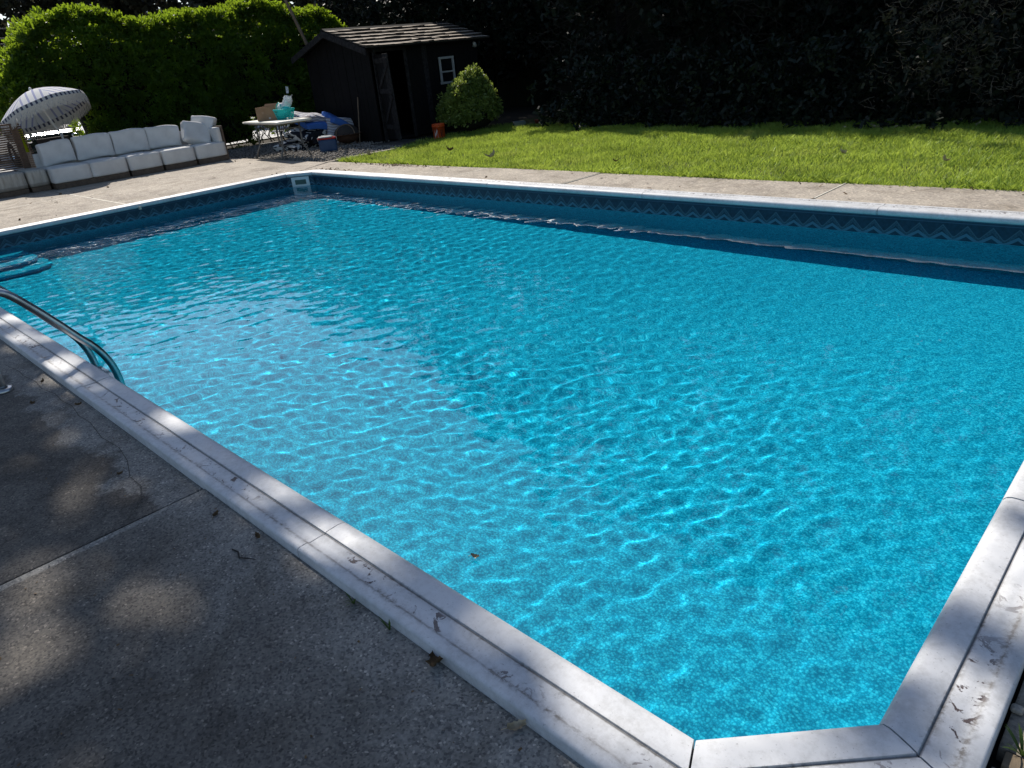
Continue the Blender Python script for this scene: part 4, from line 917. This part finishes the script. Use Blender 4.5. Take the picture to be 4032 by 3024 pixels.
# roof: shingle courses over a deck
rf = empty('roof', (0, 0, 0)); rf.parent = sh
ry0, ry1 = 10.10, 13.86; ex = -13.93; ezr = ez + .0 - .02
sl_ = Vector((ex - rx_, 0, ezr - rz_)); slen = sl_.length; sdn = sl_.normalized(); sn = Vector((-sdn.z, 0, sdn.x)) if sdn.x > 0 else Vector((sdn.z, 0, -sdn.x)); sn = Vector((abs(sdn.z), 0, abs(sdn.x)))
for side in (1, -1):
    A0 = Vector((rx_, ry0 + .02, rz_ + .005)); dd = Vector((sdn.x * side, 0, sdn.z)); nn = Vector((sn.x * side, 0, sn.z))
    p = [A0, A0 + dd * (slen - .02), A0 + dd * (slen - .02) + Vector((0, ry1 - ry0 - .04, 0)), A0 + Vector((0, ry1 - ry0 - .04, 0))]
    q = [v - nn * .03 for v in p]; vs = [sp_(*v) for v in (q + p)]
    MB().add(vs, [(0, 1, 2, 3), (7, 6, 5, 4), (0, 4, 5, 1), (1, 5, 6, 2), (2, 6, 7, 3), (3, 7, 4, 0)]).build('roof_deck', MT['shed_wood'], rf)
    if side == -1:
        continue
    nc = 6; cs = slen / nc
    for c_ in range(nc):
        y = ry0 + random.uniform(-.05, 0)
        while y < ry1 - .05:
            wd = random.uniform(.13, .30); y2 = min(y + wd, ry1 + random.uniform(-.01, .02))
            t0, t1 = c_ * cs - (.02 if c_ else 0), (c_ + 1) * cs + random.uniform(-.015, .02) + .03
            lift = .012; tk_ = random.uniform(.035, .055); curl = random.uniform(0, .012); tilt = random.uniform(-.006, .006)
            a0 = Vector((rx_, 0, rz_ + .006))
            def rp(t, yy, h): 
                v = a0 + dd * t + nn * h; return sp_(v.x, yy, v.z)
            yy0, yy1 = max(y, ry0) + .003, y2 - .003
            sm = MB().hexa([rp(t0, yy0, .004), rp(t1, yy0, lift + curl), rp(t1, yy1, lift + curl + tilt), rp(t0, yy1, .004), rp(t0, yy0, .012), rp(t1, yy0, lift + tk_ + curl), rp(t1, yy1, lift + tk_ + curl + tilt), rp(t0, yy1, .012)]); sm.mi = [1, 0, 1, 1, 1, 1]; sm.build('shingle', [MT['shingle'], MT['shingle_shade']], rf)
            y = y2
MB().hexa([sp_(rx_ - .12, ry0, rz_ - .005), sp_(rx_ + .12, ry0, rz_ - .005), sp_(rx_ + .12, ry1, rz_ - .005), sp_(rx_ - .12, ry1, rz_ - .005), sp_(rx_ - .015, ry0, rz_ + .05), sp_(rx_ + .015, ry0, rz_ + .05), sp_(rx_ + .015, ry1, rz_ + .05), sp_(rx_ - .015, ry1, rz_ + .05)]).build('ridge_cap', MT['shed_wood'], rf, False, .004)
for side in (1, -1):
    a0 = Vector((rx_, ry0 + .015, rz_)); dd = Vector((sdn.x * side, 0, sdn.z)); b0 = a0 + dd * slen
    MB().hexa([sp_(a0.x, ry0 - .01, a0.z - .13), sp_(b0.x, ry0 - .01, b0.z - .13), sp_(b0.x, ry0 + .015, b0.z - .13), sp_(a0.x, ry0 + .015, a0.z - .13), sp_(a0.x, ry0 - .01, a0.z), sp_(b0.x, ry0 - .01, b0.z), sp_(b0.x, ry0 + .015, b0.z), sp_(a0.x, ry0 + .015, a0.z)]).build('barge_board', MT['shed_grey'], rf, False, .003)
# shed light under the eave
lt = MB().lathe([(.0, .0), (.03, 0), (.045, -.05), (.06, -.10), (.055, -.10), (.03, -.03)], 14); lo = lt.build('eave_lamp', MT['white_wood'], sh, True); lo.location = sp_(SW + .10, 13.45, 1.83); lo.rotation_euler = (R(25), R(25), 0)
# stick leaning on the gable, long pole leaning behind
o = MB().tube([(0, 0, 0), (-.01, .16, 1.0)], .012, 8).build('wooden_stick', MT['polewood']); o.location = (-14.75, 10.12, -.085); tag(o, 'thin wooden stick leaning against the shed gable', 'stick')
o = MB().tube([(0, 0, 0), (-.03, -.55, 1.55), (-.05, -1.18, 3.35), (-.06, -1.4, 3.95)], [.045, .042, .038, .036], 8).build('leaning_pole', MT['polewood'], None, True); o.location = (-16.95, 11.42, -.1); tag(o, 'long wooden pole leaning left behind the shed', 'pole')

# ------------------------------------------------------------------ bucket and odds and ends along the shade
bk = empty('paint_bucket', (-12.72, 10.83, -.08), 0, 'orange plastic bucket with white and black print on the lawn', 'bucket')
prof = [(0, .004), (.125, .004), (.130, 0), (.133, .006), (.148, .30), (.156, .30), (.156, .318), (.150, .318), (.150, .335), (.156, .335), (.156, .352), (.152, .366), (.146, .366), (.144, .30), (.128, .012), (0, .012)]
bk.scale = (.92, .92, .92); MB().lathe(prof, 32).build('body', MT['orange'], bk, True)
MB().tube([(.157 * math.cos(t), .157 * math.sin(t), .325 - .11 * math.sin((t - 2.6) / math.pi * math.pi) * 1) for t in [2.6 + math.pi * q / 16 for q in range(17)]], .0025, 5).build('handle', MT['steel'], bk)
def bp_(a, z): r = .1335 + (.148 - .1335) * (z - .006) / .294 + .0012; return (r * math.cos(a), r * math.sin(a), z)
am = math.atan2(-10.83, 12.72)
def band(name, a0, a1, z0, z1, mat):
    m = MB(); n = 8; vs = []
    for q in range(n + 1): a = a0 + (a1 - a0) * q / n; vs += [bp_(a, z0), bp_(a, z1)]
    m.add(vs, [(2 * q, 2 * q + 2, 2 * q + 3, 2 * q + 1) for q in range(n)]); return m.build(name, MT[mat], bk)
pr_ = MB()
for q in range(6):      # slanted hatch print
    for (a0, a1, z0, z1) in ((-.75 + q * .08, -.68 + q * .08, .05 + q * .02, .12 + q * .02),): pr_.add([bp_(am + a0, z0), bp_(am + a1, z0 + .05), bp_(am + a1, z1 + .05), bp_(am + a0, z1)], [(0, 1, 2, 3)])
pr_.build('white_print', MT['print_white'], bk)
fr_ = MB()
for (a0, a1, z0, z1) in ((-.82, -.20, .035, .042), (-.82, -.20, .225, .232), (-.82, -.79, .035, .232), (-.23, -.20, .035, .232)): fr_.add([bp_(am + a0, z0), bp_(am + a1, z0), bp_(am + a1, z1), bp_(am + a0, z1)], [(0, 1, 2, 3)])
fr_.build('print_frame', MT['print_white'], bk)
fr_ = MB()
for (a0, a1, z0, z1) in ((.25, .75, .15, .19), (.30, .45, .09, .24), (.6, .72, .10, .235), (.45, .6, .07, .09)): fr_.add([bp_(am + a0, z0), bp_(am + a1, z0), bp_(am + a1, z1), bp_(am + a0, z1)], [(0, 1, 2, 3)])
fr_.build('black_print', MT['print_black'], bk)
tub = empty('plastic_tub', (-12.1, 12.75, -.075), R(-40), 'low grey-green plastic tub in the shade beside the shrub', 'tub')
m = MB(); a = [(-.16, -.11, 0), (.16, -.11, 0), (.16, .11, 0), (-.16, .11, 0)]; b = [(-.2, -.14, .13), (.2, -.14, .13), (.2, .14, .13), (-.2, .14, .13)]; c = [(x * .95, y * .95, z) for x, y, z in b]; d = [(x * .95, y * .95, .01) for x, y, z in a]
m.add(a + b + c + d, [(3, 2, 1, 0)] + [(q, (q + 1) % 4, 4 + (q + 1) % 4, 4 + q) for q in range(4)] + [(4 + q, 4 + (q + 1) % 4, 8 + (q + 1) % 4, 8 + q) for q in range(4)] + [(8 + q, 8 + (q + 1) % 4, 12 + (q + 1) % 4, 12 + q) for q in range(4)] + [(12, 13, 14, 15)]); m.build('body', simple('grey green plastic', (.16, .19, .17), None, 6, .6), tub)
MB().box((0, -.14, .13), (.42, .012, .02)).build('rim', MT['table_leg'], tub)
o = MB().lathe([(0, .005), (.045, .005), (.06, .11), (.066, .11), (.066, .13), (.06, .13), (.055, .11), (.042, .012), (0, .012)], 18).build('flower_pot', MT['tile_red'], None, True); o.location = (-11.85, 13.1, -.075); tag(o, 'small empty red flower pot in the shade of the far trees', 'pot')
# ------------------------------------------------------------------ car, utility pole, wires, house across the street
car = empty('parked_car', (-23.4, 6.15, -.085), 0, 'dark parked car glimpsed between sofa and umbrella', 'car')
prof = [(0, .35), (.02, .55), (.06, .74), (.25, .82), (1.05, .92), (1.75, 1.42), (3.2, 1.46), (4.0, 1.02), (4.35, .95), (4.42, .5), (4.35, .3), (.1, .28)]
m = MB(); k = len(prof); hw = .86
vs = [(-x, -hw * (1 if z < 1.0 else .80), z) for x, z in prof] + [(-x, hw * (1 if z < 1.0 else .80), z) for x, z in prof]
m.add(vs, [tuple(range(k)), tuple(range(2 * k - 1, k - 1, -1))] + [(q, k + q, k + (q + 1) % k, (q + 1) % k) for q in range(k)]); m.build('body', MT['car'], car, False, .03)
def cp(x, y, z): return (-x, y, z)
MB().add([cp(1.08, -.70, .96), cp(1.08, .70, .96), cp(1.72, .64, 1.41), cp(1.72, -.64, 1.41)], [(0, 1, 2, 3)]).build('windscreen', MT['dark_glass'], car).location = (.03, 0, .02)
MB().rbox((.015, 0, .60), (.04, .8, .14), .015, 4).build('grille', MT['print_black'], car)
MB().rbox((.03, 0, .42), (.12, 1.66, .14), .04, 5).build('bumper', MT['car'], car, True)
for s_ in (-1, 1):
    MB().rbox((.0, s_ * .64, .64), (.06, .28, .13), .03, 4).build('headlight', MT['chrome'], car, True)
    MB().rbox((-1.35, s_ * .95, .98), (.12, .18, .12), .04, 4).build('mirror', MT['car'], car, True)
    for x in (.85, 3.55):
        wh_ = MB().lathe([(.2, -.1), (.31, -.1), (.33, -.07), (.33, .07), (.31, .1), (.2, .1)], 24).build('wheel', MT['tyre'], car, True); wh_.location = (-x, s_ * .78, .33); wh_.rotation_euler = (R(90), 0, 0)
        MB().lathe([(0, .04), (.19, .06), (.2, .09), (.2, -.09), (0, -.06)], 20).build('rim', MT['chrome'], wh_, True)
MB().box((.095, .05, .52), (.012, .30, .15)).build('number_plate', MT['print_white'], car)
pt = MB()
for q, (y, h) in enumerate(((-.10, .07), (-.06, .07), (-.02, .07), (.04, .07), (.08, .07), (.12, .07))):
    pt.box((.103, .05 + y, .52), (.004, .008, h)); 
    if q % 2 == 0: pt.box((.103, .05 + y + .01, .52 + (.03 if q == 2 else -.03)), (.004, .02, .009))
pt.build('plate_mark', MT['print_black'], car)
o = MB().tube([(0, 0, 0), (0, 0, 3), (.02, 0, 8.5)], [.13, .125, .10], 12).build('utility_pole', MT['utility'], None, True); o.location = (-21.8, 5.02, -.085); tag(o, 'grey utility pole at the left edge behind the umbrella', 'pole')
for q, (z, lb_) in enumerate(((3.35, 'topmost of the thin overhead cables at the upper left'), (3.12, 'second of the thin overhead cables at the upper left'), (2.98, 'third of the thin overhead cables at the upper left'), (2.84, 'lowest of the thin overhead cables at the upper left'))):
    o = MB().tube([(-24.5, y, z + .0016 * (y - 6) ** 2) for y in np.linspace(-6, 22, 15)], .014, 5).build('overhead_cable', MT['wire']); tag(o, lb_, 'cable', 'overhead cables')
hs = empty('house', (-50, 19.8, -.1), 0, 'pale house roof peeking over the clipped hedge', 'house')
MB().box((0, 0, 2.1), (5, 4.6, 4.2)).build('wall', MT['housewall'], hs)
MB().add([(-2.8, -2.6, 4.2), (2.8, -2.6, 4.2), (0, -2.6, 6.1), (-2.8, 2.6, 4.2), (2.8, 2.6, 4.2), (0, 2.6, 6.1)], [(0, 1, 2), (5, 4, 3), (0, 3, 4, 1), (1, 4, 5, 2), (2, 5, 3, 0)]).build('roof', MT['house'], hs)
for y in (-1.2, 1.2):
    wo_ = MB().box((2.52, y, 3.0), (.06, .9, 1.3)).build('window', MT['white_wood'], hs); MB().box((2.56, y, 3.0), (.02, .76, 1.16)).build('pane', MT['dark_glass'], wo_)

# ------------------------------------------------------------------ dead leaves, twigs, weeds
def leaf_mesh(L=.05, W=.026, curl=.35, seed=0):
    r = random.Random(seed); m = MB(); n = 10; vs = []; ph = r.uniform(0, 6)
    for i in range(n + 1):
        t = i / n; w_ = W * math.sin(math.pi * min(1, t * .95 + .03)) ** .7 * (1 + .35 * math.sin(i * 2.1 + ph)) * r.uniform(.8, 1.15); x = (t - .5) * L; z = curl * L * (2.2 * (t - .45) ** 2); y0 = .10 * L * math.sin(t * 3 + ph)
        for s_ in (-1, -.5, 0, .5, 1): vs.append((x + r.uniform(-.03, .03) * L, y0 + s_ * w_ * (1 - .25 * abs(s_)), z + W * .75 * s_ * s_ * (1.2 if s_ > 0 else .6) + r.uniform(-.02, .02) * L + .002))
    m.add(vs, [(5 * i + j, 5 * i + 5 + j, 5 * i + 6 + j, 5 * i + 1 + j) for i in range(n) for j in range(4)]); m.tube([(-L * .5, 0, curl * L * .45), (-L * .62, .02 * L, curl * L * .4), (-L * .78, .06 * L, curl * L * .15)], .0011, 4); return m
GL = 'dead leaves lying about the near deck'
for q, (x, y, z, L, rz, mt, lb_) in enumerate([(-3.30, .68, DZ, .03, .6, 'deadleaf', 'small brown leaf alone on the dark slab near its ragged patch'), (-2.60, .80, DZ, .032, 2.2, 'deadleaf', 'dark curled leaf on the slab just past the deck joint'), (-.98, .835, DZ + .004, .05, .9, 'paleleaf', 'tan striped curled leaf against the coping near the bottom'),
    (-1.32, .85, DZ + .004, .08, -.6, 'deadleaf', 'long brown leaf tucked under the coping edge'), (-2.31, .83, DZ + .004, .04, .2, 'deadleaf', 'reddish brown leaf wedged below the coping by the short crack'), (-4.35, .82, DZ, .035, 1.2, 'deadleaf', 'pale brown leaf beside the thin deck crack'),
    (-4.62, .66, DZ, .04, .1, 'deadleaf', 'dark leaf near the ladder foot on the patched concrete'), (-1.74, 1.39, WZ + .004, .035, .5, 'paleleaf', 'brown curled leaf floating on the pool near the coping'), (-4.95, .80, DZ, .035, 2.6, 'deadleaf', 'dark leaf behind the ladder foot next to the coping')]):
    o = leaf_mesh(L, L * .30, .4, q).build('dead_leaf', MT[mt], None, True); o.location = (x, y, z + .004); o.rotation_euler = (random.uniform(-.2, .2), random.uniform(-.2, .2), rz); tag(o, lb_, 'leaf', GL)
# bigger curled leaves on the lawn
for q, (x, y, L, lb_) in enumerate([(-8.65, 8.42, .16, 'large pale curled leaf on the lawn near the slab joint'), (-11.75, 8.22, .17, 'pale folded leaf at the left front corner of the lawn'), (-10.25, 8.92, .13, 'dark leaf in the grass at the left of the lawn'), (-3.45, 9.35, .10, 'small pale leaf in the grass at the right of the lawn'), (-6.15, 8.35, .08, 'small dark leaf in the grass near the middle of the lawn'), (-2.25, 9.0, .09, 'small yellowish leaf in the grass near the right edge')]):
    o = leaf_mesh(L, L * .33, .7, q + 20).build('fallen_leaf', MT['paleleaf' if q in (0, 1, 3, 5) else 'deadleaf'], None, True); o.location = (x, y, .015); o.rotation_euler = (random.uniform(-.5, .5), random.uniform(-.5, .5), random.uniform(0, 6)); tag(o, lb_, 'leaf', 'fallen leaves on the lawn')
# litter of small leaves on the first far slab and along hedge foot
lv, lf = [], []
def litter(name, pts, s0, s1, mat):
    n = len(pts); P0 = np.array(pts); th = rng.uniform(0, 6.28, n); s_ = rng.uniform(s0, s1, (n, 1)); u_ = np.stack([np.cos(th), np.sin(th), rng.normal(size=n) * .35], 1) * s_; w_ = np.stack([-np.sin(th), np.cos(th), rng.normal(size=n) * .35], 1) * s_ * .5
    v, f = quads(P0 + np.array([0, 0, 1]) * s_ * .45, u_, w_); return tag(link(name, npmesh(name, v, f), mat), kind='stuff')
pts = [(-10.35 + random.gauss(0, .55), 7.76 - abs(random.gauss(0, .09)), DZ) for q in range(120)] + [(-11.3 + random.gauss(0, .3), 7.05 + random.gauss(0, .06), DZ) for q in range(60)] + [(random.uniform(-12, -1), random.uniform(6.95, 7.85), DZ) for q in range(28)] + [(random.uniform(-16, -11.9), random.uniform(2.5, 7.5), DZ) for q in range(45)]
litter('leaf_litter', pts, .008, .026, MT['deadleaf'])
pts = [(-3.9 + random.gauss(0, .5), 12.35 + random.gauss(0, .12), -.06) for q in range(90)] + [(random.uniform(-12, 0), random.uniform(12.3, 13), -.06) for q in range(120)]
litter('pale_leaf_litter', pts, .02, .05, MT['paleleaf'])
# specks of grit on the near deck
pts = [(random.uniform(-6, -.2), random.uniform(-.6, .86), DZ + .004) for q in range(260)]
litter('deck_grit', pts, .002, .006, MT['deadleaf'])
# twig on the slab, crack lines
o = MB().tube([(0, 0, 0), (.04, .012, .006), (.075, .006, .003), (.115, .035, .008), (.13, .05, .004)], [.0025, .003, .003, .002, .0012], 5).build('small_twig', MT['darktwig']); o.location = (-2.33, .735, DZ + .006); o.rotation_euler = (0, 0, -.2); tag(o, 'short dark twig on the slab beside the coping', 'twig')
ck = MB(); cpn = [(-5.6, .735), (-5.35, .76), (-5.22, .755), (-5.03, .775), (-4.85, .765), (-4.68, .79), (-4.52, .783), (-4.38, .795), (-4.2, .775), (-4.05, .785), (-3.8, .76), (-3.6, .775), (-3.42, .75), (-3.25, .70), (-3.12, .70), (-3.0, .655), (-2.93, .60)]
for (a, b) in zip(cpn[:-1], cpn[1:]):
    d_ = Vector((b[0] - a[0], b[1] - a[1])).normalized(); n_ = Vector((-d_.y, d_.x)) * .0012; z = DZ - .004 + .0035
    ck.add([(a[0] - n_.x, a[1] - n_.y, z), (b[0] - n_.x, b[1] - n_.y, z), (b[0] + n_.x, b[1] + n_.y, z), (a[0] + n_.x, a[1] + n_.y, z)], [(0, 1, 2, 3)])
ck.build('crack', MT['joint'], deck)
def weed(loc, n, L, label, sp=.9):
    root = empty('weed', loc, 0, label, 'weed', 'weeds growing along the coping'); r = random.Random(int(loc[0] * 100))
    for q in range(n):
        a = (6.28 if loc[0] > -1 else -3.1) * q / n + r.uniform(-.3, .3); l_ = L * r.uniform(.6, 1.2); e = sp * r.uniform(.4, 1.1); m = MB(); vs = []
        for i in range(6):
            t = i / 5; w_ = .0042 * math.sin(math.pi * (t * .85 + .15)) * l_ / .1 + .0004; d_ = Vector((math.cos(a), math.sin(a), 0)); p = d_ * l_ * e * t + Vector((0, 0, l_ * (t * 1.1 - e * .55 * t * t))); s_ = Vector((-d_.y, d_.x, 0)) * w_; vs += [p - s_, p + s_]
        m.add(vs, [(2 * i, 2 * i + 1, 2 * i + 3, 2 * i + 2) for i in range(5)]); m.build('blade', MT['weed'], root)
weed((-1.72, .852, DZ), 7, .07, 'low spreading weed at the coping edge near the peeling joint')
weed((-1.53, .852, DZ), 6, .06, 'upright weed at the coping edge right of the spreading one', .4)
weed((-.035, 1.535, DZ - .01), 14, .07, 'green weed in the rough concrete at the lower right corner', .8)
o = MB().rbox((0, 0, 0), (.028, .024, .018), .008, 4).build('pebble', MT['conc_far']); o.location = (-.072, 1.66, DZ + .002); tag(o, 'single pale pebble beside the coping at the lower right', 'pebble')
